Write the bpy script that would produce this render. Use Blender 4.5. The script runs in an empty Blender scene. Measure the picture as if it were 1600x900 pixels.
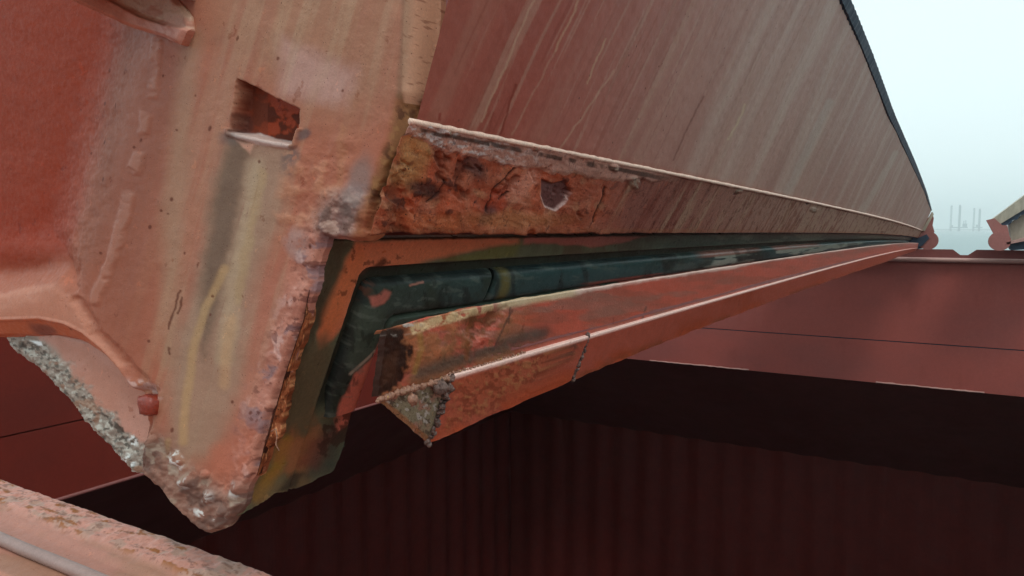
import bpy, math, random
import numpy as np
random.seed(7)
sc = bpy.context.scene
# ------------------------------------------------------------------ camera
EYE = np.array([0.0, 0.0, 15.0])
F = 1150.0; YAW = math.radians(31); PIT = math.atan(93/1150)
cam_d = bpy.data.cameras.new('camera'); cam = bpy.data.objects.new('camera', cam_d)
sc.collection.objects.link(cam); sc.camera = cam
cam.location = EYE; cam.rotation_euler = (math.pi/2-PIT, 0, YAW)
cam_d.sensor_width = 36; cam_d.lens = 36*F/1600; cam_d.clip_start = 0.02; cam_d.clip_end = 60000
# ------------------------------------------------------------------ world and sun
SUN_EL, SUN_AZ = math.radians(60), math.radians(140)      # azimuth measured clockwise from +Y
w = bpy.data.worlds.new('World'); sc.world = w; w.use_nodes = True
nt = w.node_tree; nt.nodes.clear()
wo = nt.nodes.new('ShaderNodeOutputWorld'); bg = nt.nodes.new('ShaderNodeBackground')
sky = nt.nodes.new('ShaderNodeTexSky'); sky.sky_type = 'NISHITA'; sky.sun_disc = False
sky.sun_elevation = SUN_EL; sky.sun_rotation = SUN_AZ; sky.dust_density = 3.0; sky.air_density = 1.0; sky.ozone_density = 1.0
hs = nt.nodes.new('ShaderNodeHueSaturation'); hs.inputs['Saturation'].default_value = 0.35
mx = nt.nodes.new('ShaderNodeMix'); mx.data_type = 'RGBA'; mx.inputs[0].default_value = 0.72
mx.inputs[7].default_value = (10.1, 12.0, 12.2, 1)                # the even veil of overcast
nt.links.new(sky.outputs[0], hs.inputs['Color']); nt.links.new(hs.outputs[0], mx.inputs[6])
nt.links.new(mx.outputs[2], bg.inputs[0]); bg.inputs[1].default_value = 0.115
nt.links.new(bg.outputs[0], wo.inputs[0])
sd = bpy.data.lights.new('sun', 'SUN'); sd.energy = 1.0; sd.angle = math.radians(14); sd.color = (1.0, 0.95, 0.88)
so = bpy.data.objects.new('sun', sd); sc.collection.objects.link(so)
so.rotation_euler = (math.pi/2-SUN_EL, 0, math.pi-SUN_AZ)
sc.view_settings.view_transform = 'Standard'; sc.view_settings.look = 'None'
sc.view_settings.exposure = 0.0; sc.view_settings.gamma = 1
sc.cycles.volume_bounces = 4
try: sc.view_settings.use_curve_mapping = False
except Exception: pass
# ------------------------------------------------------------------ survey helpers: where a sight line meets a plane
_fw = np.array([-math.sin(YAW)*math.cos(PIT), math.cos(YAW)*math.cos(PIT), -math.sin(PIT)])
_rt = np.array([math.cos(YAW), math.sin(YAW), 0.0]); _up = np.cross(_rt, _fw)
def ray(u, v):
    u = np.asarray(u, float)[..., None]; v = np.asarray(v, float)[..., None]
    return _fw + _rt*(u-800)/F + _up*(450-v)/F
def atY(u, v, Y): d = ray(u, v); return d*(np.asarray(Y)/d[..., 1])[..., None]
def atX(u, v, X): d = ray(u, v); return d*(np.asarray(X)/d[..., 0])[..., None]
def atZ(u, v, Z): d = ray(u, v); return d*(np.asarray(Z)/d[..., 2])[..., None]
def proj(P):
    k = P@_fw; return 800+F*(P@_rt)/k, 450-F*(P@_up)/k
# ------------------------------------------------------------------ noise and painting helpers (numpy)
def _h(ix, iy, s):
    n = (ix.astype(np.int64)*374761393 + iy.astype(np.int64)*668265263 + s*974634777) & 0xffffffff
    n = ((n ^ (n >> 13))*1274126177) & 0xffffffff
    n = ((n ^ (n >> 16))*2246822519) & 0xffffffff
    return ((n ^ (n >> 15)) & 0xffff)/65535.0
def vn(x, y, s=0):
    x, y = np.broadcast_arrays(np.asarray(x, float), np.asarray(y, float))
    ix = np.floor(x); iy = np.floor(y); fx = x-ix; fy = y-iy
    fx = fx*fx*(3-2*fx); fy = fy*fy*(3-2*fy)
    a = _h(ix, iy, s); b = _h(ix+1, iy, s); c = _h(ix, iy+1, s); d = _h(ix+1, iy+1, s)
    return (a*(1-fx)+b*fx)*(1-fy)+(c*(1-fx)+d*fx)*fy
def fbm(x, y, s=0, o=4, g=0.5):
    t = 0; a = 1; n = 0
    c, q = math.cos(.6), math.sin(.6)
    for i in range(o):
        t = t+a*vn(x, y, s+i*17); n += a; a *= g
        x, y = (c*x-q*y)*2.03+3.1, (q*x+c*y)*2.03+7.7
    return t/n
def ss(a, b, x): t = np.clip((x-a)/(b-a), 0, 1); return t*t*(3-2*t)
def lin(c):
    c = np.array(c, float)/255; return np.where(c <= .04045, c/12.92, ((c+.055)/1.055)**2.4)
def mix(c, t, m): t = lin(t) if not isinstance(t, np.ndarray) else t; return c+(t-c)*np.clip(m, 0, 1)[..., None]
def base(shape, c): return np.ones(shape+(3,))*lin(c)
def segd(u, v, pts):
    """distance to a polyline, and how far along it (0..1)"""
    D = np.full(np.shape(u), 1e9); T = np.zeros(np.shape(u)); n = len(pts)-1
    for i in range(n):
        (x0, y0), (x1, y1) = pts[i], pts[i+1]; dx, dy = x1-x0, y1-y0
        t = np.clip(((u-x0)*dx+(v-y0)*dy)/(dx*dx+dy*dy+1e-12), 0, 1)
        d = np.hypot(u-x0-t*dx, v-y0-t*dy); m = d < D
        D = np.where(m, d, D); T = np.where(m, (i+t)/n, T)
    return D, T
def line(u, v, pts, w, soft=.6):
    d, t = segd(u, v, pts); return 1-ss(w*(1-soft), w*(1+soft), d)
def inside(u, v, poly):
    r = np.zeros(np.shape(u), bool); n = len(poly)
    for i in range(n):
        (x0, y0), (x1, y1) = poly[i], poly[(i+1) % n]
        if y0 == y1: continue
        c = ((y0 > v) != (y1 > v)) & (u < (x1-x0)*(v-y0)/(y1-y0)+x0); r ^= c
    return r
def sdf(u, v, poly):
    d, _ = segd(u, v, poly+[poly[0]]); return np.where(inside(u, v, poly), -d, d)
def area(u, v, poly, soft=3): return 1-ss(-soft, soft, sdf(u, v, poly))
def blob(u, v, cx, cy, rx, ry=None, rot=0, soft=.5):
    ry = ry or rx; c, s = math.cos(rot), math.sin(rot); a = ((u-cx)*c+(v-cy)*s)/rx; b = (-(u-cx)*s+(v-cy)*c)/ry
    return 1-ss(1-soft, 1+soft, np.hypot(a, b))
# ------------------------------------------------------------------ scene graph helpers
COL = sc.collection
def tag(o, label=None, cat=None, group=None, kind=None):
    for k, x in (('label', label), ('category', cat), ('group', group), ('kind', kind)):
        if x: o[k] = x
    return o
def empty(name, label, cat, loc=(0, 0, 0), group=None):
    o = bpy.data.objects.new(name, None); COL.objects.link(o); o.location = np.array(loc)+EYE; o.empty_display_size = .2
    return tag(o, label, cat, group)
def link(name, me, mat, parent=None, origin=None):
    o = bpy.data.objects.new(name, me); COL.objects.link(o)
    if mat: me.materials.append(mat)
    if parent:
        o.parent = parent
        o.location = EYE-np.array(parent.location) if parent.parent is None else (0, 0, 0)
    else: o.location = EYE
    return o
def mesh_np(name, V, Fq, col=None, smooth=True, rough=None):
    me = bpy.data.meshes.new(name); V = np.asarray(V, np.float32); Fq = np.asarray(Fq, np.int32)
    me.vertices.add(len(V)); me.vertices.foreach_set('co', V.ravel())
    k = Fq.shape[1]; me.loops.add(Fq.size); me.loops.foreach_set('vertex_index', Fq.ravel())
    me.polygons.add(len(Fq)); me.polygons.foreach_set('loop_start', np.arange(0, Fq.size, k, dtype=np.int32))
    me.polygons.foreach_set('use_smooth', np.full(len(Fq), smooth))
    if col is not None:
        a = me.attributes.new('paint', 'FLOAT_COLOR', 'POINT')
        c4 = np.ones((len(V), 4), np.float32); c4[:, :3] = np.clip(col.reshape(-1, 3), 0.002, .95); a.data.foreach_set('color', c4.ravel())
    me.update(calc_edges=True); me.validate(); return me
def sheet(name, P, col, mat, parent, keep=None, skirt=None, smooth=True):
    """a plate from a fine grid of points P (n,m,3); keep masks its cells; skirt = offset that gives it thickness"""
    n, m = P.shape[:2]; idx = np.arange(n*m).reshape(n, m)
    q = np.stack([idx[:-1, :-1], idx[1:, :-1], idx[1:, 1:], idx[:-1, 1:]], -1).reshape(-1, 4)
    if keep is not None: q = q[keep.reshape(-1)]
    V = P.reshape(-1, 3); C = col.reshape(-1, 3)
    if skirt is not None:
        e = np.concatenate([q[:, [0, 1]], q[:, [1, 2]], q[:, [2, 3]], q[:, [3, 0]]])
        key = np.sort(e, 1); key = key[:, 0].astype(np.int64)*(n*m)+key[:, 1]
        _, inv, cnt = np.unique(key, return_inverse=True, return_counts=True)
        b = e[cnt[inv] == 1]
        off = np.array(skirt, float)
        V2 = V[b.ravel()]; k0 = len(V); C2 = C[b.ravel()]
        nb = len(b); Vall = np.concatenate([V, V2, V2+off]); Call = np.concatenate([C, C2, C2])
        i0 = k0+np.arange(nb)*2; i1 = i0+1; j0 = i0+2*nb; j1 = i1+2*nb
        q = np.concatenate([q, np.stack([i1, i0, j0, j1], -1)]); V, C = Vall, Call
    used = np.zeros(len(V), bool); used[q.ravel()] = True; mp = np.cumsum(used)-1
    return link(name, mesh_np(name, V[used], mp[q], C[used], smooth), mat, parent)
def solid(name, polys, mat, parent=None, smooth=False):
    """one mesh from a list of (verts, faces)"""
    vs = []; fs = []
    for v, f in polys:
        k = len(vs); vs += [tuple(p) for p in v]; fs += [tuple(i+k for i in g) for g in f]
    me = bpy.data.meshes.new(name); me.from_pydata(vs, [], fs); me.update()
    import bmesh
    bm = bmesh.new(); bm.from_mesh(me); bmesh.ops.recalc_face_normals(bm, faces=bm.faces[:]); bm.to_mesh(me); bm.free()
    if smooth: me.polygons.foreach_set('use_smooth', [True]*len(me.polygons))
    return link(name, me, mat, parent)
def box(a, b):
    x0, y0, z0 = a; x1, y1, z1 = b
    return ([(x0, y0, z0), (x1, y0, z0), (x1, y1, z0), (x0, y1, z0), (x0, y0, z1), (x1, y0, z1), (x1, y1, z1), (x0, y1, z1)],
            [(0, 3, 2, 1), (4, 5, 6, 7), (0, 1, 5, 4), (1, 2, 6, 5), (2, 3, 7, 6), (3, 0, 4, 7)])
def prism(pts, off):
    """extrude a closed 3-D polygon by an offset"""
    pts = [np.array(p, float) for p in pts]; n = len(pts); off = np.array(off, float)
    return (pts+[p+off for p in pts], [tuple(range(n)), tuple(range(2*n-1, n-1, -1))]+[(i, (i+1) % n, n+(i+1) % n, n+i) for i in range(n)])
def pxprism(pts, Y, dY): return prism([atY(u, v, Y) for u, v in pts], (0, dY, 0))
def tube(path, r, n=8):
    path = [np.array(p, float) for p in path]; V = []; Fc = []
    r = r if hasattr(r, '__len__') else [r]*len(path)
    for i, p in enumerate(path):
        t = path[min(i+1, len(path)-1)]-path[max(i-1, 0)]; t /= np.linalg.norm(t)
        a = np.cross(t, (0, 0, 1) if abs(t[2]) < .9 else (1, 0, 0)); a /= np.linalg.norm(a); b = np.cross(t, a)
        for k in range(n):
            q = 2*math.pi*k/n; V.append(p+r[i]*(a*math.cos(q)+b*math.sin(q)))
    for i in range(len(path)-1):
        for k in range(n): Fc.append((i*n+k, i*n+(k+1) % n, (i+1)*n+(k+1) % n, (i+1)*n+k))
    Fc += [tuple(range(n))[::-1], tuple(range((len(path)-1)*n, len(path)*n))]
    return V, Fc
# ------------------------------------------------------------------ materials
def nodes(name):
    m = bpy.data.materials.new(name); m.use_nodes = True; t = m.node_tree; return m, t, t.nodes['Principled BSDF']
def noise(t, vec, scale, detail=4, rough=.55):
    n = t.nodes.new('ShaderNodeTexNoise'); n.inputs['Scale'].default_value = scale; n.inputs['Detail'].default_value = detail
    n.inputs['Roughness'].default_value = rough; t.links.new(vec, n.inputs['Vector']); return n.outputs['Fac']
def ramp(t, fac, a, b, ca=(0, 0, 0, 1), cb=(1, 1, 1, 1)):
    r = t.nodes.new('ShaderNodeValToRGB'); e = r.color_ramp.elements
    e[0].position = a; e[1].position = b; e[0].color = ca; e[1].color = cb; t.links.new(fac, r.inputs[0]); return r.outputs[0]
def mixc(t, fac, a, b, mode='MIX'):
    m = t.nodes.new('ShaderNodeMix'); m.data_type = 'RGBA'; m.blend_type = mode
    for s, x in ((0, fac), (6, a), (7, b)):
        if isinstance(x, (tuple, float, int)): m.inputs[s].default_value = x
        else: t.links.new(x, m.inputs[s])
    return m.outputs[2]
def painted(name, rough=(.45, .7), grain=.35, gscale=260, bump=.25, bscale=220, bdist=.002, speck=None, color=None, stretch=None, spec=.5, rust=None, chips=None, pimples=0):
    """painted steel: colour from the surface's own paint layer, with grain, specks, fine relief"""
    m, t, b = nodes(name)
    tc = t.nodes.new('ShaderNodeTexCoord'); vec = tc.outputs['Object']
    if stretch:
        mp = t.nodes.new('ShaderNodeMapping'); mp.inputs['Scale'].default_value = stretch; t.links.new(vec, mp.inputs[0]); svec = mp.outputs[0]
    else: svec = vec
    if color is None:
        at = t.nodes.new('ShaderNodeAttribute'); at.attribute_name = 'paint'; c = at.outputs['Color']
    else: c = tuple(lin(color))+(1,)
    n1 = noise(t, svec, gscale, 5, .65)
    lo, hi = 1-grain, 1+grain
    g = ramp(t, n1, .28, .72, (lo, lo, lo, 1), (hi, hi*.99, hi*.97, 1))
    c = mixc(t, 1.0, c, g, 'MULTIPLY')
    n0 = noise(t, vec, gscale*.11, 4, .6)
    g0 = ramp(t, n0, .3, .7, (1-grain*.5,)*3+(1,), (1+grain*.5,)*3+(1,))
    c = mixc(t, 1.0, c, g0, 'MULTIPLY')
    if rust:
        n2 = noise(t, vec, rust[0], 6, .7); c = mixc(t, ramp(t, n2, rust[1], rust[1]+.06), c, tuple(lin(rust[2]))+(1,))
    if speck:
        v = t.nodes.new('ShaderNodeTexVoronoi'); v.inputs['Scale'].default_value = speck[0]; t.links.new(vec, v.inputs['Vector'])
        sp = ramp(t, v.outputs['Distance'], speck[1], speck[1]+.05, (1, 1, 1, 1), (0, 0, 0, 1))
        gate = ramp(t, noise(t, vec, speck[0]*.35, 2), .53, .57)
        c = mixc(t, mixc(t, 1.0, sp, gate, 'MULTIPLY'), c, tuple(lin(speck[2]))+(1,))
    extra = []
    if chips:      # (scale, threshold, tint, height): flaked patches with crisp edges and a step
        for (sc_, th_, tint_, hh_) in chips:
            nn_ = noise(t, vec, sc_, 9, .62); mk_ = ramp(t, nn_, th_, th_+.012)
            c = mixc(t, mk_, c, mixc(t, 1.0, c, tint_+(1,), 'MULTIPLY')); extra.append((mk_, hh_))
    if pimples:
        vv_ = t.nodes.new('ShaderNodeTexVoronoi'); vv_.inputs['Scale'].default_value = pimples; t.links.new(vec, vv_.inputs['Vector'])
        pk_ = ramp(t, vv_.outputs['Distance'], .05, .28, (1, 1, 1, 1), (0, 0, 0, 1)); gk_ = ramp(t, noise(t, vec, pimples*.2, 3), .5, .6)
        extra.append((mixc(t, 1.0, pk_, gk_, 'MULTIPLY'), .9))
    fine_ = noise(t, svec, gscale*2.6, 3, .7); c = mixc(t, 1.0, c, ramp(t, fine_, .3, .7, (1-grain*.8,)*3+(1,), (1+grain*.8,)*3+(1,)), 'MULTIPLY')
    t.links.new(c, b.inputs['Base Color'])
    r = ramp(t, noise(t, vec, gscale*.35, 4), .3, .7, (rough[0],)*3+(1,), (rough[1],)*3+(1,)); t.links.new(r, b.inputs['Roughness'])
    bp = t.nodes.new('ShaderNodeBump'); bp.inputs['Strength'].default_value = bump; bp.inputs['Distance'].default_value = bdist
    hcur = noise(t, vec, bscale, 6, .6)
    for mk_, hh_ in extra:
        ma = t.nodes.new('ShaderNodeMath'); ma.operation = 'MULTIPLY_ADD'; ma.inputs[1].default_value = hh_
        t.links.new(mk_, ma.inputs[0]); t.links.new(hcur, ma.inputs[2]); hcur = ma.outputs[0]
    t.links.new(hcur, bp.inputs['Height'])
    t.links.new(bp.outputs[0], b.inputs['Normal']); b.inputs['Specular IOR Level'].default_value = spec
    if color is None:      # dull dark primer, glossier pale paint
        se = t.nodes.new('ShaderNodeSeparateColor'); t.links.new(at.outputs['Color'], se.inputs[0])
        mr = t.nodes.new('ShaderNodeMapRange'); mr.inputs['From Min'].default_value = .24; mr.inputs['From Max'].default_value = .48
        mr.inputs['To Min'].default_value = spec*.2; mr.inputs['To Max'].default_value = spec; t.links.new(se.outputs[0], mr.inputs['Value']); t.links.new(mr.outputs[0], b.inputs['Specular IOR Level'])
    return m
M_end = painted('old_salmon_paint', (.38, .6), .10, 300, .24, 300, .002, speck=(170, .09, (70, 35, 28)), spec=.4, chips=[(22, .66, (.80, .68, .62), -.7), (60, .67, (.7, .58, .52), -.6), (34, .66, (1.2, 1.12, 1.05), .5)], pimples=130)
M_side = painted('streaked_primer', (.48, .65), .08, 140, .25, 260, .0015, speck=(45, .07, (95, 50, 40)))
M_rust = painted('flaking_rust', (.5, .8), .24, 260, .5, 260, .003, speck=(130, .13, (45, 25, 22)), chips=[(40, .60, (.7, .62, .6), -.8), (28, .63, (1.25, 1.1, 1.0), .7), (90, .62, (.5, .45, .45), -.6)], pimples=190)
M_rub = painted('painted_rubber', (.26, .46), .14, 160, .3, 160, .002, chips=[(26, .68, (1.4, 1.3, 1.25), .15), (50, .68, (.6, .55, .5), -.2)])
M_bar = painted('red_oxide_paint', (.3, .5), .15, 240, .4, 260, .002, chips=[(24, .665, (.72, .6, .55), -.6), (55, .69, (.5, .4, .38), -.6)], pimples=110)
M_weld = painted('weld_metal', (.4, .65), .22, 300, .6, 220, .003)
M_red = painted('red_oxide_coaming', (.5, .7), .10, 40, .2, 60, .003, color=(126, 70, 66))
M_far = painted('veiled_bracket_paint', (.5, .7), .1, 20, .2, 60, .003, color=(156, 100, 94))  # bracket red lightened to paint in the veil over the far end
M_hold = painted('hold_primer', (.5, .75), .16, 3, .15, 20, .01, color=(92, 28, 22))
M_slope = painted('dark_tank_slope', (.6, .8), .16, 2, .15, 20, .01, color=(88, 48, 46))  # one even dark red-brown over the sloping plates
M_dark = painted('dark_edge_and_shadow', (.5, .7), .2, 60, .4, 80, .003, color=(50, 66, 84))  # dark edges, and the painted tooth shadow of the right cover
M_pink = painted('pale_ledge_paint', (.4, .6), .12, 30, .2, 60, .003, color=(178, 138, 130))
M_beige = painted('beige_streaked_panel', (.5, .7), .2, 6, .2, 60, .003, color=(168, 160, 144), stretch=(1, 1, .25))
M_lug = painted('glossy_red_paint', (.25, .5), .2, 100, .5, 90, .004, color=(132, 50, 34))
M_rod = painted('worn_steel_rod', (.35, .5), .12, 120, .3, 150, .002, color=(150, 124, 118))
M_rig = painted('rig_steel', (.6, .8), .1, .05, 0, 1, .01, color=(70, 86, 94))
M_shore = painted('low_shore', (.8, .9), .2, .01, 0, 1, .01, color=(44, 58, 52))
# ------------------------------------------------------------------ sea, haze, shore
def mat_sea():
    m, t, b = nodes('sea_water'); b.inputs['Base Color'].default_value = (.10, .19, .19, 1); b.inputs['Roughness'].default_value = .3
    tc = t.nodes.new('ShaderNodeTexCoord'); bp = t.nodes.new('ShaderNodeBump'); bp.inputs['Strength'].default_value = .6; bp.inputs['Distance'].default_value = .6
    t.links.new(noise(t, tc.outputs['Object'], .12, 6, .6), bp.inputs['Height']); t.links.new(bp.outputs[0], b.inputs['Normal']); return m
R = 15000.0
def plane(z, x0, y0, x1, y1): return ([(x0, y0, z), (x1, y0, z), (x1, y1, z), (x0, y1, z)], [(0, 1, 2, 3)])
sea = solid('sea', [plane(-15, -R, -R, R, R)], mat_sea()); tag(sea, kind='structure')
shore_pts = [atY(u, 357, 6500) for u in range(-400, 2600, 60)]
vs = []; fs = []
for i, p in enumerate(shore_pts):
    h = 5+16*fbm(i*.35, 2.0, 3, 4)
    for dy, zz in ((0, -15), (30, -15+h), (500, -15+h*1.2), (700, -15)): vs.append((p[0], p[1]+dy, zz))
for i in range(len(shore_pts)-1):
    for k in range(3): fs.append((i*4+k, (i+1)*4+k, (i+1)*4+k+1, i*4+k+1))
tag(solid('shoreline', [(vs, fs)], M_shore), kind='structure')
# ------------------------------------------------------------------ ship: hold, coamings, deck
XL, XR, YN, YF, ZE, ZD = -10.38, 8.0, 0.91, 19.5, -3.70, -2.0
YB = 23.4; ZS = -7.15; ZFL = -14.3; XLB = -14.0; XRB = 11.6; YNB = -3.0
# corrugated bulkhead beyond the far coaming
def corrugated(x0, x1, y, z0, z1, axis='x', pitch=.9, depth=.075):
    P = []; x = x0
    while x < x1:
        for q in range(10): P.append((x+q*.1*pitch, y+depth*(.5-.5*math.cos(q*.2*math.pi))))
        x += pitch
    V = []; Fc = []
    for a, b in P:
        for z in (z0, z1): V.append((a, b, z) if axis == 'x' else (b, a, z))
    for i in range(len(P)-1): Fc.append((2*i, 2*i+2, 2*i+3, 2*i+1))
    return V, Fc
tag(solid('hold_bulkhead', [corrugated(XLB-1, XRB+1, YB, ZFL, ZS+.6)], M_hold), kind='structure')
tag(solid('hold_side', [corrugated(YNB-1, YB+1, XLB, ZFL, ZS+.6, 'y', 1.0, -.13), ([(XRB, YNB, ZFL), (XRB, YB+1, ZFL), (XRB, YB+1, ZS+.6), (XRB, YNB, ZS+.6)], [(0, 1, 2, 3)]),
     ([(XLB-1, YNB, ZFL), (XRB+1, YNB, ZFL), (XRB+1, YNB, ZS+.6), (XLB-1, YNB, ZS+.6)], [(0, 1, 2, 3)])], M_hold), kind='structure')
tag(solid('hold_floor', [plane(ZFL, XLB-1, YNB-1, XRB+1, YB+1)], M_hold), kind='structure')
# sloping tank plates round the opening
o_ = [(XL, YN), (XR, YN), (XR, YF), (XL, YF)]; q_ = [(XLB-.4, YNB), (XRB+.3, YNB), (XRB+.3, YB+.35), (XLB-.4, YB+.35)]
tag(solid('tank_slope', [([(a, b, ZE) for a, b in o_]+[(a, b, ZS) for a, b in q_]+[(a, b, ZE+.02) for a, b in q_], [(i, (i+1) % 4, 4+(i+1) % 4, 4+i) for i in range(4)])], M_slope), kind='structure')
# deck with the hatch opening, hull sides
B0 = [(-17, -9), (15, -9), (15, 27), (-17, 27)]
tag(solid('deck', [([(a, b, ZD) for a, b in [(XL-.05, YN-.4), (XR+.05, YN-.4), (XR+.05, YF+.05), (XL-.05, YF+.05)]]+[(a, b, ZD) for a, b in B0], [(i, (i+1) % 4, 4+(i+1) % 4, 4+i) for i in range(4)]),
    ([(a, b, ZD) for a, b in B0]+[(a, b, -15.5) for a, b in B0], [(i, (i+1) % 4, 4+(i+1) % 4, 4+i) for i in range(4)])], M_red), kind='structure')
# ---- far coaming
fc = empty('hatch_coaming', 'far red hatch coaming with a notched top bar, across the end of the hold', 'coaming', (-1, YF, -3.7))
def wall_sheet(name, A, B, C, D, nu, nv, colf, mat, parent, skirt):
    a = np.linspace(0, 1, nu)[:, None, None]; b = np.linspace(0, 1, nv)[None, :, None]
    P = (1-a)*((1-b)*np.array(A)+b*np.array(D))+a*((1-b)*np.array(B)+b*np.array(C))
    return sheet(name, P, colf(P), mat, parent, None, skirt, False)
M_wall = painted('coaming_paint', (.45, .65), .06, 12, .12, 30, .006)
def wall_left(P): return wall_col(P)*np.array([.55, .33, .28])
def wall_col(P):
    x = P[..., 0]+P[..., 1]; z = P[..., 2]
    c = base(P.shape[:2], (160, 84, 76))
    c = mix(c, (142, 84, 80), .6*ss(.4, .8, fbm(x*.5, z*.9, 5, 5)))
    c = mix(c, (166, 96, 88), .2*ss(.55, .8, fbm(x*2.5, z*.35, 9, 4)))
    c = mix(c, (118, 60, 54), .15*ss(.66, .8, fbm(x*4, z*1.2, 19, 4)))
    return c
wall_sheet('upper_plate', (XL, YF, -2.66), (XR, YF, -2.66), (XR, YF, -.78), (XL, YF, -.78), 240, 40, wall_col, M_wall, fc, (0, .02, 0))
wall_sheet('lower_plate', (XL, YF-.004, ZE), (XR, YF-.004, ZE), (XR, YF-.004, -2.685), (XL, YF-.004, -2.685), 240, 30, wall_col, M_wall, fc, (0, .02, 0))
seam = solid('seam', [box((XL, YF+.03, -2.70), (XR, YF+.04, -2.65))], M_dark, fc)
solid('top_ledge', [tube([(XL, YF-.10, -.715), (XR, YF-.10, -.715)], .055, 10)], M_pink, fc, True)
solid('ledge_plate', [box((XL, YF-.10, -.78), (XR, YF+.3, -.72))], M_red, fc)
# bar with notch on top
nt0 = [atY(u, 390, YF+.02)[0] for u in (1489, 1501, 1513, 1526)]
pr = [(XL, -.72), (XL, -.475), (nt0[0], -.475), (nt0[1], -.60), (nt0[2], -.60), (nt0[3], -.475), (XR, -.475), (XR, -.72)]
solid('top_bar', [prism([(x, YF+.02, z) for x, z in pr], (0, .06, 0))], M_red, fc)
lip_pcs = [(1015, 1170, 562), (1370, 1540, 594)]
for u0, u1, v0 in lip_pcs:      # pale lengths of the lower edge
    a = atY(u0, 560, YF-.02)[0]; b = atY(u1, 580, YF-.02)[0]
    n = 30; solid('lower_edge', [tube([(a+(b-a)*i/n, YF-.012, ZE+.005+.012*random.random()) for i in range(n+1)], [.014+.012*random.random() for i in range(n+1)], 6)], M_pink, fc, True)
# ---- side coaming at the left
lc = empty('hatch_coaming', 'side hatch coaming plate seen dark behind the corroded corner', 'coaming', (XL, 8, -3.7))
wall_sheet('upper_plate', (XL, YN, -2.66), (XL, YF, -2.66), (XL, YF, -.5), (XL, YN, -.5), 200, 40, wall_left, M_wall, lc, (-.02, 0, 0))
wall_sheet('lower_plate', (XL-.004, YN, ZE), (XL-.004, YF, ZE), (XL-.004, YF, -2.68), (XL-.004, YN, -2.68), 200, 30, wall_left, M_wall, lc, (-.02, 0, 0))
solid('lower_edge', [tube([(XL+.01, YN, ZE), (XL+.01, YF, ZE)], .03, 8)], M_red, lc, True)
tag(solid('hold_opening_side', [box((XR, YN, ZE), (XR+.02, YF, -.5))], M_red), kind='structure')
# ---- near coaming (its top crosses the lower left corner)
nc = empty('hatch_coaming', 'near pink coaming top with a flaking welded edge and a steel rod', 'coaming', (-1.5, .8, -.66))
solid('plate', [box((XL, YN-.02, ZE), (XR, YN-.005, -.69))], M_red, nc)
xs = np.concatenate([np.linspace(-4, -2.3, 60), np.linspace(-2.3, -.85, 520)[1:], np.linspace(-.85, 3, 60)[1:]])
rows = np.linspace(0, 1, 150)
yy = .925-rows*.52
X, Yv = np.meshgrid(xs, yy, indexing='ij')
Z = np.full(X.shape, -.652)
wob = .006*(fbm(X*14, X*0+1, 3, 4)-.5)
Yb = Yv+wob*np.clip((Yv-.85)*14, 0, 1)
bead = ss(.81, .835, Yv+.01*(fbm(X*18, Yv*10, 4)-.5))*(1-ss(.9, .918, Yv))
Z = Z+.010*bead+.009*bead*(fbm(X*45, Yv*60, 8, 5)-.5)-.03*ss(.905, .925, Yv)**2
Z = Z-.010*ss(.81, .79, Yv)*1-.0*Yv
Z = Z-.02*(1-ss(.655, .672, Yv))+.0015*(fbm(X*60, Yv*60, 11, 4)-.5)
P = np.stack([X, Yb, Z], -1)
c = base(X.shape, (176, 122, 106))
c = mix(c, (196, 138, 122), bead*.9)
c = mix(c, (176, 138, 122), bead*ss(.56, .62, fbm(X*20, Yv*30, 21, 5)))
c = mix(c, (150, 92, 50), bead*ss(.64, .68, fbm(X*26, Yv*70, 23, 5)))
c = mix(c, (120, 84, 70), bead*ss(.62, .66, fbm(X*50, Yv*130, 29, 4))*.6)
c = mix(c, (140, 84, 62), ss(.905, .915, Yv)*.8)
c = mix(c, (160, 116, 96), (1-bead)*ss(.4, .6, fbm(X*7, Yv*14, 31, 4)))
c = mix(c, (190, 124, 106), 1-ss(.655, .675, Yv))
sheet('top_plate', P, c, M_end, nc, None, (0, 0, -.015))
n = 60; solid('rod', [tube([(-4+6*i/n, .733+.002*math.sin(i), -.650) for i in range(n+1)], .0125, 14)], M_rod, nc, True)
# ------------------------------------------------------------------ THE BIG HATCH COVER
hc = empty('hatch_cover', 'large open hatch cover leaning over the hold, salmon paint, rusty edge, dark rubber seal', 'hatch cover', (-.9, .8, -.5))
Y0, YE = .80, 18.9
def sag(Y): Y = np.asarray(Y); return -.0005*Y*Y-.001*Y+.0011
def ycols(x0, u0, u1, step, ymax=YE):
    u = np.arange(u0, u1, step); Y = np.abs(atX(u, u*0+380, x0)[..., 1]); Y = Y[(Y < ymax)]; return np.append(Y, ymax)
def lerp(Y, a, b): return np.interp(Y, a, b)
# ---- 1. side plate with its rain streaks
KS = .36; X1, Z1 = -.643, .145
def on_side(Y, z): return np.stack([X1+KS*(z-Z1)+0*Y, Y+0*z, z+sag(Y)], -1)
def edge_profile(pts):
    out = []
    for a_, b_ in pts:
        d = ray(a_, b_); sg = 0.0
        for _ in range(6):
            t_ = (X1+KS*(-sg-Z1))/(d[0]-KS*d[2]); sg = float(sag((d*t_)[1]))
        out.append(((d*t_)[1], (d*t_)[2]-sg))
    return out
_in = edge_profile([(1312, 0), (1347, 80), (1387, 180), (1419, 247), (1444, 300), (1454, 328)])
_out = edge_profile([(1333, 0), (1366, 80), (1402, 180), (1431, 247), (1449, 300), (1456, 330)])
ztop = lambda Y: lerp(Y, [.8]+[a for a, b in _in], [_in[0][1]]+[b for a, b in _in])
ztop2 = lambda Y: np.maximum(lerp(Y, [.8]+[a for a, b in _out], [_out[0][1]]+[b for a, b in _out]), ztop(Y)+.012)*.5+ztop(Y)*.5+.004
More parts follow.
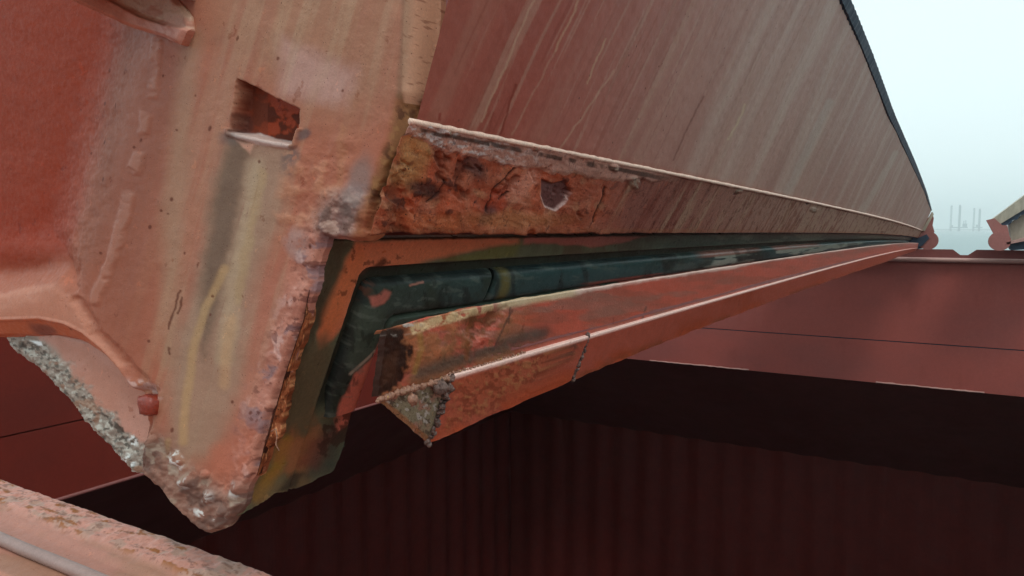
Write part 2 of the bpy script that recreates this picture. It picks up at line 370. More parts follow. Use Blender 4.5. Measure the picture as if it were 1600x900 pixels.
Ys = ycols(X1, 640, 1442, 1.5); Ys = Ys[Ys > .812]; r = np.linspace(0, 1, 260)
# near edge of the plate follows the thick end-plate
yl = .80
Ym, rm = np.meshgrid(Ys, r, indexing='ij')
zt = ztop(Ym); zz = Z1+(zt-Z1)*rm**1.35
P = on_side(Ym, zz)
u, v = proj(P)
sY = Ym-.32*(zz)*1.0                                      # streaks run down and slightly back
sY = sY+.05*(fbm(Ym*1.2, zz*3, 91, 3)-.5)*np.clip(Ym*.5, .4, 3)
hgt = zz
c = base(u.shape, (156, 78, 64))
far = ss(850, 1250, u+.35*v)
c = mix(c, (176, 140, 126), .8*far)  # glare veil towards the far end, painted as paler colour
c = mix(c, (150, 126, 104), .25*ss(.4, .75, fbm(sY*1.6, hgt*.7, 41, 4)))
c = mix(c, (134, 62, 52), .5*ss(.45, .75, fbm(sY*2.6+9, hgt*1.1, 47, 4))*(1-.6*far))
s1 = fbm(sY*26, hgt*1.6, 51, 4); s2 = fbm(sY*70, hgt*2.6, 57, 3); s3 = fbm(sY*9, hgt*1.0, 61, 3)
near = 1-ss(2.0, 5.0, Ym)
c = mix(c, (174, 146, 122), .22*ss(.5, .75, s1))
c = mix(c, (112, 52, 42), .22*ss(.58, .76, fbm(sY*30+40, hgt*1.8, 63, 3)))
c = mix(c, (186, 160, 136), .38*ss(.66, .76, s2)*near)
c = mix(c, (108, 44, 34), .35*ss(.66, .78, fbm(sY*80+11, hgt*3, 67, 3))*near)
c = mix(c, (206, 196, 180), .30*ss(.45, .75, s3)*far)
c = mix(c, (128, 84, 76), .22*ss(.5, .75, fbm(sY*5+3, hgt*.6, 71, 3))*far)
for (a, b, wd, cc, st) in [((835, 0), (752, 190), 1.6, (190, 160, 130), .7), ((905, 0), (868, 80), 1.6, (196, 166, 130), .6), ((868, 80), (800, 210), 1.4, (178, 146, 120), .5),
                           ((806, 132), (782, 212), 1.7, (110, 36, 26), .9), ((770, 176), (765, 205), 1.5, (120, 44, 32), .6), ((1100, 150), (1052, 250), 1.3, (96, 50, 40), .8), ((946, 60), (918, 130), 1.4, (196, 170, 130), .6),
                           ((688, 178), (686, 187), 2, (120, 30, 22), .8), ((1166, 163), (1140, 218), 1.3, (200, 180, 140), .8), ((1296, 160), (1230, 300), 6, (176, 172, 160), .5), ((1400, 240), (1340, 340), 5, (190, 180, 165), .5), ((960, 110), (870, 240), 1.5, (186, 156, 128), .6)]:
    c = mix(c, cc, st*line(u+2*(fbm(v*.05, u*.02, 5, 3)-.5)*3, v, [a, b], wd, .5))
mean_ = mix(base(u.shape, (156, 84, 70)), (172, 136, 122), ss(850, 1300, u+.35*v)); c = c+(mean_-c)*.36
c = mix(c, (118, 62, 52), .5*(1-ss(Z1, Z1+.02, zz)))
bump = .0012*(fbm(Ym*60, zz*60, 73, 3)-.5)+.010*(fbm(Ym*1.1, zz*2.2, 75, 2)-.5)*ss(.8, 2, Ym)
P[..., 0] += bump
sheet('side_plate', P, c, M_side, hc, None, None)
# dark rubbing edge along the top of the plate
n = 400; Yt = np.geomspace(.8, YE, n)
pts = []; fs = []
for i, y in enumerate(Yt):
    zt_ = float(ztop(y)); p = on_side(np.array(y), np.array(zt_)); wv = .003*math.sin(i*2.1)+.004*random.random()
    p2 = on_side(np.array(y), ztop2(y))
    pts += [p+np.array([.006, 0, wv]), p2+np.array([.012, 0, wv]), p2+np.array([-.05, 0, .02]), p+np.array([-.06, 0, -.02])]
for i in range(n-1):
    for k in range(4): fs.append((i*4+k, i*4+(k+1) % 4, (i+1)*4+(k+1) % 4, (i+1)*4+k))
solid('top_edge', [(pts, fs)], M_dark, hc)
# ---- 2. rusty edge strip under it
XB, ZB = -.715, -.010
Ys = ycols(X1, 630, 1443, 1.4); Ys = Ys[Ys > .795]; r = np.linspace(0, 1, 150)
Ym, rm = np.meshgrid(Ys, r, indexing='ij')
x = X1+(XB-X1)*rm; z = Z1+(ZB-Z1)*rm
P = np.stack([x, Ym, z+sag(Ym)], -1); u, v = proj(P)
vt = lerp(u, [640, 800, 1000, 1200, 1300, 1445], [190, 222, 262, 302, 325, 362])
nr = 1-ss(880, 1010, u+.25*(v-300)+60*(fbm(u*.02, v*.02, 5)-.5))
nrf = 1-ss(960, 1150, u)
wu = u+14*(fbm(u*.03, v*.03, 101, 4)-.5); wv = v+14*(fbm(u*.03+9, v*.03, 102, 4)-.5)
N1 = fbm(wu*.018, wv*.022, 103, 5); N2 = fbm(u*.06, v*.06, 104, 5); N3 = fbm(wu*.035+5, wv*.03, 105, 5)
sY = Ym-.30*z
c = base(u.shape, (138, 84, 72))
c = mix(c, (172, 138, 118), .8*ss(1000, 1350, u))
c = mix(c, (166, 134, 108), .55*ss(.55, .7, fbm(sY*16, z*4, 111, 4)))
c = mix(c, (112, 50, 40), .55*ss(.56, .7, fbm(sY*34+5, z*6, 112, 3)))
c = mix(c, (86, 42, 34), .5*ss(.66, .76, fbm(sY*60, z*8, 113, 3)))
cr = base(u.shape, (160, 78, 52))
cr = mix(cr, (182, 104, 74), ss(.48, .68, N1)); cr = mix(cr, (112, 60, 46), ss(.55, .72, N3)*.85)
cr = mix(cr, (176, 78, 44), .75*ss(.55, .66, fbm(wu*.03, wv*.012, 106, 4)))
cr = mix(cr, (178, 122, 88), .6*ss(.6, .74, fbm(wu*.05, wv*.05, 107, 5)))
cr = mix(cr, (62, 36, 34), .75*ss(.67, .76, N2))
for (cx, cy, rx, ry, rot, cc, st) in [(650, 235, 22, 34, .2, (184, 132, 78), .7), (632, 275, 26, 20, 0, (180, 128, 78), .7), (665, 298, 26, 12, .3, (58, 38, 36), .85), (742, 262, 22, 14, 1.2, (66, 48, 50), .7),
        (820, 285, 36, 14, -.9, (206, 132, 108), .7), (700, 345, 60, 14, 0, (176, 96, 56), .6), (775, 320, 16, 34, .5, (176, 68, 38), .7), (720, 215, 50, 16, .25, (128, 84, 84), .5), (615, 320, 14, 40, .2, (96, 56, 44), .6),
        (765, 335, 10, 20, .6, (70, 60, 62), .7), (660, 345, 60, 12, .1, (196, 108, 66), .5), (800, 345, 60, 14, 0, (176, 116, 72), .6), (870, 345, 40, 10, 0, (150, 84, 50), .6), (880, 250, 34, 14, .3, (128, 72, 66), .6)]:
    cr = mix(cr, cc, st*blob(wu, wv, cx, cy, rx, ry, rot))
rel = nr*(.010*(N1-.5)+.006*(N2-.5)-.006*ss(.6, .72, N3))
# chipped hollow with a pale rim
hollow = [(847, 281), (866, 287), (884, 283), (893, 300), (882, 316), (868, 328), (852, 322), (846, 305)]
d = sdf(u+4*(N2-.5), v+4*(N2-.5), hollow)
cr = mix(cr, (78, 46, 44), 1-ss(-2, 1, d)); cr = mix(cr, (196, 158, 150), (1-ss(.8, 3, np.abs(d-.5)))*ss(296, 312, v)*.9)
c = mix(c, cr, nr)
c = mix(c, (110, 70, 66), (1-ss(-2, 1, d))*.9)
rel -= .006*(1-ss(-2, 2, d))
# peeling crust under the upper weld
dv = v-vt
wid = lerp(u, [640, 680, 760, 860, 960, 1060, 1150], [22, 30, 32, 30, 26, 8, 2])*(.7+.7*fbm(u*.05, v*.01, 121, 4))
cm = (1-ss(wid-3, wid+3, dv))*(1-ss(1000, 1080, u))
c = mix(c, (176, 128, 112), cm*.8)
c = mix(c, (198, 182, 178), cm*ss(.5, .62, fbm(u*.12, v*.25, 122, 4))*(1-ss(700, 900, u))*.9)
c = mix(c, (72, 54, 48), cm*(1-ss(2, 5, np.abs(dv-10-4*(N2-.5))))*.85*ss(.35, .5, fbm(u*.05, v*.02, 128, 3)))
c = mix(c, (208, 160, 140), (1-ss(1.2, 3, np.abs(dv-wid)))*(1-ss(900, 1100, u))*ss(.35, .5, N2)*.85)
rel += .004*cm
# cracks and scabs
for pts_ in ([(945, 295), (938, 320), (930, 345)], [(800, 262), (775, 290), (762, 330)], [(782, 308), (796, 300)], [(694, 280), (688, 302), (668, 315)], [(1270, 300), (1262, 318)], [(1152, 290), (1146, 302)]):
    m = line(wu, wv, pts_, 1.6, .6); c = mix(c, (60, 34, 30), m*.9); rel -= .004*m
for cx, cy, rr in ((960, 265, 7), (988, 285, 9), (1153, 296, 6), (1248, 312, 5), (1272, 328, 5), (1240, 306, 4), (700, 205, 5), (832, 232, 6)):
    m = blob(wu, wv, cx, cy, rr, rr*.8); c = mix(c, (150, 128, 112), m*ss(.4, .6, fbm(u*.3, v*.3, 130))); rel += .005*m
c = mix(c, (70, 34, 26), .8*ss(.972, 1, rm)*nrf)
c = mix(c, (150, 92, 60), .4*ss(.9, .96, rm)*(1-ss(.97, 1, rm)))
edge = .010*(fbm(Ym*22, Ym*0, 131, 4)-.5)*ss(.9, 1, rm)*(1-ss(1.4, 2.5, Ym))
P[..., 0] += rel*.95; P[..., 2] += -rel*.3+edge
P[..., 1] += .006*(fbm(z*70, z*0, 132, 4)-.5)*(1-ss(0, .03, Ym-.8))
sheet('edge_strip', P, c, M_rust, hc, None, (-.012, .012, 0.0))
# pale weld along the fold
Yt = ycols(X1, 642, 1443, 6)
rng = np.random.default_rng(3)
path = [(X1+.001+.0015*rng.random(), y, Z1+float(sag(y))+.001*rng.random()) for y in Yt]
M_bead = painted('pale_weld', (.35, .6), .2, 200, .5, 200, .002, color=(232, 196, 176))
solid('weld_bead', [tube(path, [.0026+.0018*rng.random()+.0009*min(y, 10) for y in Yt], 7)], M_bead, hc, True)
# ---- 3. seal face with its rubber
KP = .456; XP = -.8115
NP = np.array([1, 0, -KP])/math.hypot(1, KP)
def wdist(Y, z):
    a = (-z-.012); b = (Y-.85)*.8; k = .02
    h = np.clip(.5+.5*(b-a)/k, 0, 1); return b*(1-h)+a*h-k*h*(1-h)
legpoly = [(360, 300), (470, 300), (1460, 300), (1460, 700), (612, 700), (606, 518), (600, 531), (590, 552), (583, 566), (566, 608), (556, 634), (549, 660), (540, 700), (526, 736), (521, 742), (500, 750), (490, 757), (465, 766), (448, 768), (430, 770), (415, 782), (398, 792), (372, 806), (350, 815)]
Ys = np.concatenate([np.linspace(.808, 1.16, 230), ycols(-.84, 700, 1440, 1.6)]); Ys = np.unique(Ys[(Ys < 1.16) | (Ys > 1.161)]); Ys = np.sort(Ys)
zs = np.concatenate([np.linspace(.01, -.22, 120), np.linspace(-.222, -.54, 130)])
Ym, zm = np.meshgrid(Ys, zs, indexing='ij')
P = np.stack([XP+KP*zm, Ym, zm+sag(Ym)], -1); u, v = proj(P)
wd = wdist(Ym, zm)
leg = 0
N1 = fbm(u*.03, v*.03, 201, 5); N2 = fbm(u*.1, v*.1, 202, 4); wu = u+10*(N1-.5); wv = v+10*(fbm(u*.03+7, v*.03, 203, 4)-.5)
h = -.022*ss(.052, .058, wd)*(1-ss(.152, .158, wd))+.0015*(N2-.5)
h = h*(1-ss(-.29, -.34, zm)*.7)
c = base(u.shape, (104, 104, 82)); c = mix(c, (92, 66, 50), .6*ss(.5, .66, fbm(u*.04, v*.012, 231, 5)))
# outer flange: orange-salmon near, olive then teal with distance
fl = 1-ss(.05, .06, wd)
c = mix(c, (212, 120, 84), area(wu, wv, [(556, 378), (700, 371), (812, 372), (812, 380), (740, 392), (660, 412), (590, 426), (566, 445), (545, 500), (520, 530), (500, 545), (497, 520), (520, 470), (545, 400)], 5))
c = mix(c, (206, 112, 70), area(wu, wv, [(500, 490), (545, 400), (560, 380), (570, 400), (545, 470), (518, 520), (500, 530)], 6)*.8)
c = mix(c, (122, 116, 60), .6*area(wu, wv, [(690, 408), (790, 384), (815, 380), (805, 400), (740, 410)], 5))
c = mix(c, (186, 100, 88), area(wu, wv, [(818, 370), (930, 367), (1010, 369), (985, 376), (930, 384), (860, 380), (818, 382)], 3)*.9)
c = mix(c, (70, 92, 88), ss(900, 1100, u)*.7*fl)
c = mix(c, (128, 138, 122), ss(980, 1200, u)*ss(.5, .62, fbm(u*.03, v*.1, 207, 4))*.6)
c = mix(c, (74, 62, 48), .8*area(wu, wv, [(495, 375), (550, 378), (520, 460), (492, 520), (470, 600), (448, 640), (430, 660), (450, 560), (480, 440)], 8))  # corner recess darkened: the end plate's shadow, painted in
# leg colours
c = mix(c, (104, 88, 66), .8*area(wu, wv, [(470, 560), (510, 520), (520, 545), (490, 640), (470, 690), (430, 720), (430, 660)], 10))
c = mix(c, (150, 98, 62), .7*area(wu, wv, [(450, 680), (490, 640), (500, 700), (480, 740), (440, 740)], 14)*ss(.35, .6, N1+.1))
c = mix(c, (160, 122, 48), .9*line(wu, wv, [(448, 690), (432, 730), (402, 775)], 9, .8))
c = mix(c, (168, 104, 70), .55*area(wu, wv, [(440, 640), (520, 660), (520, 730), (420, 760)], 20)*ss(.4, .6, N1)); c = mix(c, (136, 110, 78), .6*area(wu, wv, [(390, 760), (480, 740), (500, 760), (400, 800)], 14))
c = mix(c, (66, 72, 66), .7*area(wu, wv, [(520, 660), (545, 650), (530, 740), (480, 750), (500, 700)], 10))
c = mix(c, (118, 66, 58), .6*area(wu, wv, [(490, 690), (530, 670), (500, 735), (470, 730)], 8))
c = mix(c, (58, 50, 44), .8*area(wu, wv, [(430, 768), (455, 740), (480, 742), (466, 768)], 6))
inner = ss(.150, .156, wd)
c = mix(c, (72, 86, 76), inner*.85)
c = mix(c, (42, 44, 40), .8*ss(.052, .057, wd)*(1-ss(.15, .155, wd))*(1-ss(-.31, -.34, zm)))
c = mix(c, (226, 124, 102), .95*area(wu, wv, [(552, 580), (606, 525), (600, 560), (570, 620), (548, 668), (528, 680), (522, 660), (532, 630)], 3)*ss(.10, .135, wd))
c = mix(c, (182, 160, 140), .8*line(u, v, [(545, 582), (575, 556), (604, 530)], 2, .5))
c = mix(c, (70, 46, 38), .75*ss(.6, .68, N2+.25*line(u, v, [(560, 620), (540, 665), (520, 700)], 14, .8))*area(u, v, [(500, 640), (566, 600), (560, 680), (500, 730)], 4))
inn_r = inner*ss(860, 900, u)
c = mix(c, (184, 108, 94), inn_r*ss(.45, .6, fbm(u*.012, v*.05, 211, 3)))
c = mix(c, (62, 34, 28), .8*line(wu, wv, [(598, 408), (588, 420)], 5, .6)); c = mix(c, (60, 36, 30), ss(.66, .7, N2)*.6*area(u, v, [(550, 380), (660, 380), (580, 440), (520, 480)], 6))
keep_ = (inside(u, v, legpoly)) & ((zm > -.205) | (Ym < 1.07)) & ((u > 340))
def cells(k): return k[:-1, :-1] & k[1:, :-1] & k[1:, 1:] & k[:-1, 1:]
c = mix(c, (28, 22, 19), .95*ss(-.0215, -.0175, zm+.003*(N2-.5)))  # shade of the gap under the strip, painted along the top rows
P = P+NP*h[..., None]
topgap = (zm < -.0125-.006*(fbm(Ym*9, Ym*0, 222, 3)-.3)*(Ym < 3))
kc = cells(topgap) & inside(.25*(u[:-1, :-1]+u[1:, :-1]+u[1:, 1:]+u[:-1, 1:]), .25*(v[:-1, :-1]+v[1:, :-1]+v[1:, 1:]+v[:-1, 1:]), legpoly) & ((zm[:-1, :-1] > -.205) | (Ym[:-1, :-1] < 1.07))
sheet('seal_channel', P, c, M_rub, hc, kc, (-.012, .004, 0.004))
# rubber: corner length and long length, butted at a seam
def rubber(Ya, Yb, seed, legs):
    Ysr = np.unique(np.concatenate([np.linspace(.85, 1.16, 200), ycols(-.84, 700, 1440, 1.6)])); Ysr = Ysr[(Ysr >= Ya) & (Ysr <= Yb)]
    zr = np.concatenate([np.linspace(-.05, -.20, 90), np.linspace(-.202, -.345, 60) if legs else np.array([])])
    Ym, zm = np.meshgrid(Ysr, zr, indexing='ij'); wd = wdist(Ym, zm)
    P = np.stack([XP+KP*zm, Ym, zm+sag(Ym)], -1); u, v = proj(P)
    N1 = fbm(u*.03, v*.03, seed, 5); N2 = fbm(u*.1, v*.1, seed+1, 4); wu = u+10*(N1-.5); wv = v+10*(N1-.5)
    q = (wd-.117)/.036; hh = -.016+.019*np.clip(1-np.abs(q)**4, 0, 1)**.5+.001*(N2-.5)
    hh = hh+.0025*(fbm(Ym*2, zm*0, seed+5, 2)-.5)
    endj = np.minimum(np.abs(Ym-Ya), np.abs(Ym-Yb)) if not legs else np.abs(Ym-Yb)
    hh = hh-.006*(1-ss(0, .008, endj))+(.004*ss(YJ-.25, YJ, Ym) if legs else 0)
    c = base(u.shape, (68, 76, 68))
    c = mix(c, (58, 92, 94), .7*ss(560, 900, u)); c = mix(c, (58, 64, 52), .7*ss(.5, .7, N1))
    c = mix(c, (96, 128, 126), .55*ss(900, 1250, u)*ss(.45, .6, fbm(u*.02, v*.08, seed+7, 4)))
    c = mix(c, (188, 194, 178), .75*ss(1090, 1120, u)*(1-ss(1330, 1400, u))*ss(.52, .58, fbm(u*.03, wd*30, seed+9, 4))*ss(.085, .1, wd))
    c = mix(c, (170, 112, 96), .85*ss(1080, 1110, u)*(1-ss(1260, 1300, u))*(1-ss(.095, .102, wd))*ss(.4, .5, fbm(u*.02, v*.05, seed+8, 3)))
    c = mix(c, (40, 48, 50), .6*(1-ss(.084, .094, wd))*(1-ss(1000, 1100, u)))
    c = mix(c, (92, 102, 88), .5*area(u, v, [(560, 480), (600, 480), (600, 540), (560, 570), (545, 570)], 8))
    c = mix(c, (226, 124, 102), .95*area(wu, wv, [(550, 584), (606, 527), (600, 560), (570, 620), (548, 668), (528, 680), (520, 660), (532, 630)], 3))
    c = mix(c, (188, 168, 148), .85*line(u, v, [(545, 584), (575, 557), (604, 530)], 2, .5))
    c = mix(c, (196, 112, 96), .95*area(wu, wv, [(576, 462), (600, 452), (608, 454), (596, 470), (578, 480)], 2.5)*ss(.3, .5, N2+.1))
    c = mix(c, (186, 120, 100), .9*line(u, v, [(640, 446), (662, 441)], 1.3, .4))
    c = mix(c, (132, 118, 66), .8*line(u, v, [(790, 415), (788, 445), (780, 470)], 7, .8)); c = mix(c, (36, 34, 28), .9*(1-ss(0, .006, endj)))
    c = mix(c, (176, 92, 78), .85*ss(.133, .14, wd)*area(wu, wv, [(900, 440), (940, 428), (985, 424), (1035, 426), (1000, 438), (930, 446)], 3))
    c = mix(c, (120, 128, 118), .35*ss(.56, .68, fbm(u*.05, v*.15, seed+11, 4))); c = mix(c, (34, 34, 32), .5*ss(.6, .7, fbm(u*.08, v*.03, seed+12, 4)))
    hh = hh-.004*area(wu, wv, [(568, 430), (600, 424), (590, 446), (574, 470), (560, 480)], 6)
    c = mix(c, (112, 74, 58), .7*area(wu, wv, [(566, 432), (604, 424), (596, 440), (574, 462), (560, 480)], 4)*ss(.4, .5, N2))
    P = P+NP*hh[..., None]
    wc = .25*(wd[:-1, :-1]+wd[1:, :-1]+wd[1:, 1:]+wd[:-1, 1:])
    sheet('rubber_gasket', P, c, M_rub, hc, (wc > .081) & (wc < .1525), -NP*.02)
def leg_dark(u, v): return area(u, v, [(548, 470), (562, 440), (548, 520), (530, 640), (500, 660), (490, 650), (505, 600)], 8)
YJ = 1.345
rubber(.85, YJ, 301, True); rubber(YJ+.009, YE-.35, 321, False)
# hidden web that carries the inner rim, and the body of the cover behind the seal
solid('bottom_plate', [prism([(-.90, 1.09, -.200), (-.705, 1.09, -.215), (-.705, 1.09, -.228), (-.90, 1.09, -.215)], (0, YE-1.5, -.10))], M_red, hc)
body = [(-.92, .03), (-.83, .10), (-.62, .62), (-1.4, .95), (-3.1, 1.2), (-3.0, .3), (-1.4, -.05)]
solid('cover_body', [prism([(x_, 1.35, z_) for x_, z_ in body], (0, YE-1.55, -.16))], M_red, hc)
# ---- 4. inner rim: upright plate, angle bars, end cap, welds
Ys = np.unique(np.concatenate([np.linspace(.8, 1.15, 150), ycols(-.70, 700, 1438, 1.7, YE-.3)])); Ys = Ys[Ys >= .8]
r = np.linspace(0, 1, 80); Ym, rm = np.meshgrid(Ys, r, indexing='ij')
zl = -.131-.013*np.exp(-(Ym-.8)/.12); zb = -.2425
tt = np.clip((rm-.12)/.88, 0, 1)           # first rows roll over the lip
lipm = 1-np.clip(rm/.12, 0, 1)
x = -.690+(-.708+.690)*tt-.013*lipm; z = zl+(zb-zl)*tt+.003*np.sin(lipm*3)-.004*lipm
P = np.stack([x, Ym, z+sag(Ym)], -1); u, v = proj(P)
N1 = fbm(u*.03, v*.03, 401, 5); N2 = fbm(u*.12, v*.12, 402, 4); N3 = fbm(u*.02, v*.08, 403, 4); wu = u+8*(N1-.5); wv = v+8*(N2-.5)
c = base(u.shape, (184, 84, 64))
c = mix(c, (152, 82, 66), ss(.4, .65, N3)*.7)
c = mix(c, (128, 104, 92), .45*ss(.55, .7, fbm(u*.015, v*.05, 409, 4)))
nrr = 1-ss(760, 860, u)
c = mix(c, (158, 98, 62), nrr*.75*ss(.4, .6, N1)); c = mix(c, (128, 88, 60), nrr*.6*ss(.5, .65, N2))
c = mix(c, (92, 52, 34), .7*area(wu, wv, [(735, 495), (790, 480), (760, 520), (738, 535), (725, 515)], 8)*ss(.35, .55, N2))
c = mix(c, (58, 62, 58), .75*line(u, v, [(655, 583), (760, 548), (850, 520)], 12, .9)*ss(.35, .6, N1+.1))
c = mix(c, (98, 60, 40), .8*blob(wu, wv, 690, 470, 1)*0)
wu3 = u+30*(N2-.5)+20*(N1-.5)
c = mix(c, (44, 28, 24), .97*area(wu3, v+24*(fbm(u*.1, v*.1, 488, 4)-.5), [(570, 612), (590, 535), (600, 515), (632, 522), (646, 548), (638, 572), (622, 600), (588, 624)], 5))
c = mix(c, (84, 52, 38), .5*area(wu, wv, [(600, 560), (622, 545), (620, 590), (598, 605)], 5))
c = mix(c, (212, 182, 138), .85*area(wu, wv, [(640, 508), (700, 490), (765, 476), (790, 472), (770, 486), (720, 500), (680, 510), (645, 524)], 3)*ss(.35, .5, N2+.08))
c = mix(c, (150, 112, 58), .6*line(wu, wv, [(655, 520), (660, 545), (648, 580)], 4, .8)); c = mix(c, (120, 70, 40), .6*line(wu, wv, [(735, 510), (728, 560)], 4, .8))
c = mix(c, (60, 46, 40), .85*blob(wu, wv, 618, 517, 18, 8, -.1))
c = mix(c, (190, 178, 170), .8*ss(.56, .62, N2)*blob(u, v, 630, 514, 26, 8, -.2))
c = mix(c, (232, 200, 186), .9*(1-ss(.12, .22, rm+.12*(fbm(u*.05, v*.05, 410, 4)-.5)))*ss(740, 860, u))  # sky sheen along the lip, painted as pale colour
c = mix(c, (200, 178, 140), .8*(1-ss(.16, .26, rm))*area(u, v, [(780, 450), (900, 440), (900, 470), (780, 490)], 10))
for pts_ in ([(770, 548), (800, 485)], [(795, 505), (797, 480)], [(1010, 480), (1002, 500)]):
    c = mix(c, (70, 56, 50), .6*line(wu, wv, pts_, 1.5, .6))
rel = .0022*(N2-.5)*nrr+.004*(N1-.5)*nrr-.006*area(wu, wv, [(735, 495), (790, 480), (760, 520), (738, 535), (725, 515)], 8)
rel = rel-.0*area(wu, wv, [(580, 606), (598, 530), (624, 522), (638, 546), (624, 575), (600, 604)], 6)*ss(.12, .2, rm)
rel += .0015*(N1-.5)
P[..., 0] += rel; P[..., 2] += lipm*.006*(fbm(Ym*16, Ym*0, 415, 4)-.5)*(1+2*nrr)
P[..., 1] += .003*(fbm(z*60, z*0, 416, 3)-.5)*(1-ss(0, .03, Ym-.8))
sheet('rim_plate', P, c, M_bar, hc, None, (-.012, 0, -.002))
# angle bars below it
_zb = [atX(np.array(float(a)), np.array(float(b)), -.743) for a, b in ((900, 592), (1000, 550), (1080, 518), (1160, 488), (1239, 459), (1319, 431), (1383, 410))]
zbot = lambda Y: lerp(Y, [.96]+[p[1] for p in _zb]+[19], [-.359]+[p[2]-float(sag(p[1])) for p in _zb]+[-.30])
def angle_bar(Ya, Yb, seed, rusty):
    Ysr = np.unique(np.concatenate([np.linspace(.95, 1.3, 150), ycols(-.70, 900, 1436, 1.7, YE-.3)])); Ysr = np.concatenate([[Ya], Ysr[(Ysr > Ya+.001) & (Ysr < Yb-.001)], [Yb]])
    r = np.linspace(0, 1, 80); Ym, rm = np.meshgrid(Ysr, r, indexing='ij')
    a = np.clip(rm/.12, 0, 1); b = np.clip((rm-.12)/.88, 0, 1)      # ledge, then face
    zbt = zbot(Ym)
    x = -.708+.011*a-(.046)*b; z = -.238-.003*a+(zbt+.241)*b
    x = x-.002*(1-np.clip(np.abs(rm-.12)/.05, 0, 1)); P = np.stack([x, Ym, z+sag(Ym)], -1); u, v = proj(P)
    N1 = fbm(u*.025, v*.025, seed, 5); N2 = fbm(u*.15, v*.15, seed+1, 4); N3 = fbm(u*.06, v*.06, seed+3, 5)
    c = base(u.shape, (190, 92, 72)); c = mix(c, (176, 78, 52), ss(.4, .7, N1)*.7); c = mix(c, (196, 84, 48), .6*ss(.55, .9, b)*ss(.35, .6, N1))
    if rusty:
        m = area(u+16*(N1-.5), v+16*(N1-.5), [(720, 600), (760, 575), (850, 545), (905, 540), (860, 590), (740, 650), (690, 680), (700, 640)], 14)
        c = mix(c, (178, 94, 66), m*.7); c = mix(c, (120, 58, 42), m*.6*ss(.5, .6, fbm(u*.16, v*.16, seed+9, 5))); c = mix(c, (190, 128, 84), m*.5*ss(.58, .66, N2))
        c = mix(c, (86, 70, 64), .6*line(u+10*(N3-.5), v, [(900, 535), (870, 570), (840, 600)], 7, .8)*ss(.4, .55, N2))
    else:
        c = mix(c, (150, 78, 54), .7*ss(.7, 1, b)*ss(.45, .55, N3))
    c = mix(c, (240, 206, 194), .9*(1-ss(.12, .2, rm)))  # sky highlight on the upturned ledge, painted near white
    rel = .0012*(N1-.5)+(.0015*(N2-.5) if rusty else 0); P[..., 0] += rel
    P[..., 2] += .006*(fbm(Ym*20, Ym*0, seed+6, 3)-.5)*ss(.93, 1, rm)
    sheet('angle_bar', P, c, M_bar, hc, None, (-.014, 0, .003))
YW = 1.50
angle_bar(.968, YW, 431, True); angle_bar(YW+.003, YE-.35, 441, False)
A = np.array([-.708, .800, -.248]); B = np.array([-.698, .966, -.242]); Cc = np.array([-.744, .966, -.361])
n = 70; a = np.linspace(0, 1, n); s, t = np.meshgrid(a, a, indexing='ij')
P = A+(B-A)*s[..., None]+(Cc-B)*(s*t)[..., None]; u, v = proj(P)
N1 = fbm(u*.06, v*.06, 451, 5); N2 = fbm(u*.2, v*.2, 452, 4)
c = base(u.shape, (134, 122, 100)); c = mix(c, (152, 108, 92), ss(.5, .66, N1)); c = mix(c, (84, 66, 56), ss(.62, .7, N2)*.8); c = mix(c, (176, 166, 158), ss(.66, .7, fbm(u*.15+4, v*.15, 455, 3))*.8)
c = mix(c, (150, 86, 48), (1-ss(2, 6, np.abs(segd(u, v, [(590, 625), (668, 690)])[0]-3)))*.7)
P[..., 1] -= .004*(N2-.5)+.004*(N1-.5)
sheet('end_cap', P, c, M_rust, hc, None, (-.012, .012, 0))
def lumps(name, a, b, nn, r0, r1, jit, mat, col=None, extra=()):
    prt = []
    rg = np.random.default_rng(nn)
    pts_ = [(np.array(a)+(np.array(b)-np.array(a))*(i/nn)+rg.normal(0, jit, 3), r0+(r1-r0)*rg.random()) for i in range(nn+1)]+list(extra)
    for p, rr in pts_:
        V = []; Fc = []; k, m_ = 6, 8; sc_ = 1+.3*rg.normal(0, 1, 3)*.5
        for i in range(k+1):
            for j in range(m_):
                th, ph = math.pi*i/k, 2*math.pi*j/m_; q = np.array([math.sin(th)*math.cos(ph), math.sin(th)*math.sin(ph), math.cos(th)])
                V.append(p+rr*q*sc_*(1+.15*rg.normal()))
        for i in range(k):
            for j in range(m_): Fc.append((i*m_+j, i*m_+(j+1) % m_, (i+1)*m_+(j+1) % m_, (i+1)*m_+j))
        prt.append((V, Fc))
    return solid(name, prt, mat, hc, True)
M_w1 = painted('tan_weld', (.3, .55), .3, 300, .7, 250, .003, color=(146, 104, 84), rust=(60, .6, (190, 150, 70)))
M_w2 = painted('grey_weld', (.3, .6), .35, 300, .8, 250, .004, color=(112, 88, 80), rust=(80, .52, (60, 44, 40)))
lumps('weld_bead', A+(.002, 0, .001), B+(.002, -.01, 0), 84, .0022, .005, .0012, M_w1)
lumps('weld_bead', B+(.004, -.001, 0), Cc+(.003, -.002, .004), 46, .0028, .0062, .002, M_w2)
lumps('weld_spatter', atY(643, 622, .845), atY(646, 626, .85), 2, .007, .009, .001, M_w1)
lumps('weld_spatter', atY(684, 604, .93), atY(690, 606, .935), 2, .010, .012, .001, M_w2)
lumps('weld_bead', (-.700, YW+.001, -.241), (-.741, YW+.001, -.349), 60, .002, .0052, .0018, M_w2)
lumps('weld_bead', (-.703, .97, -.239), (-.703, 1.22, -.238), 42, .0012, .0028, .0008, M_w1)
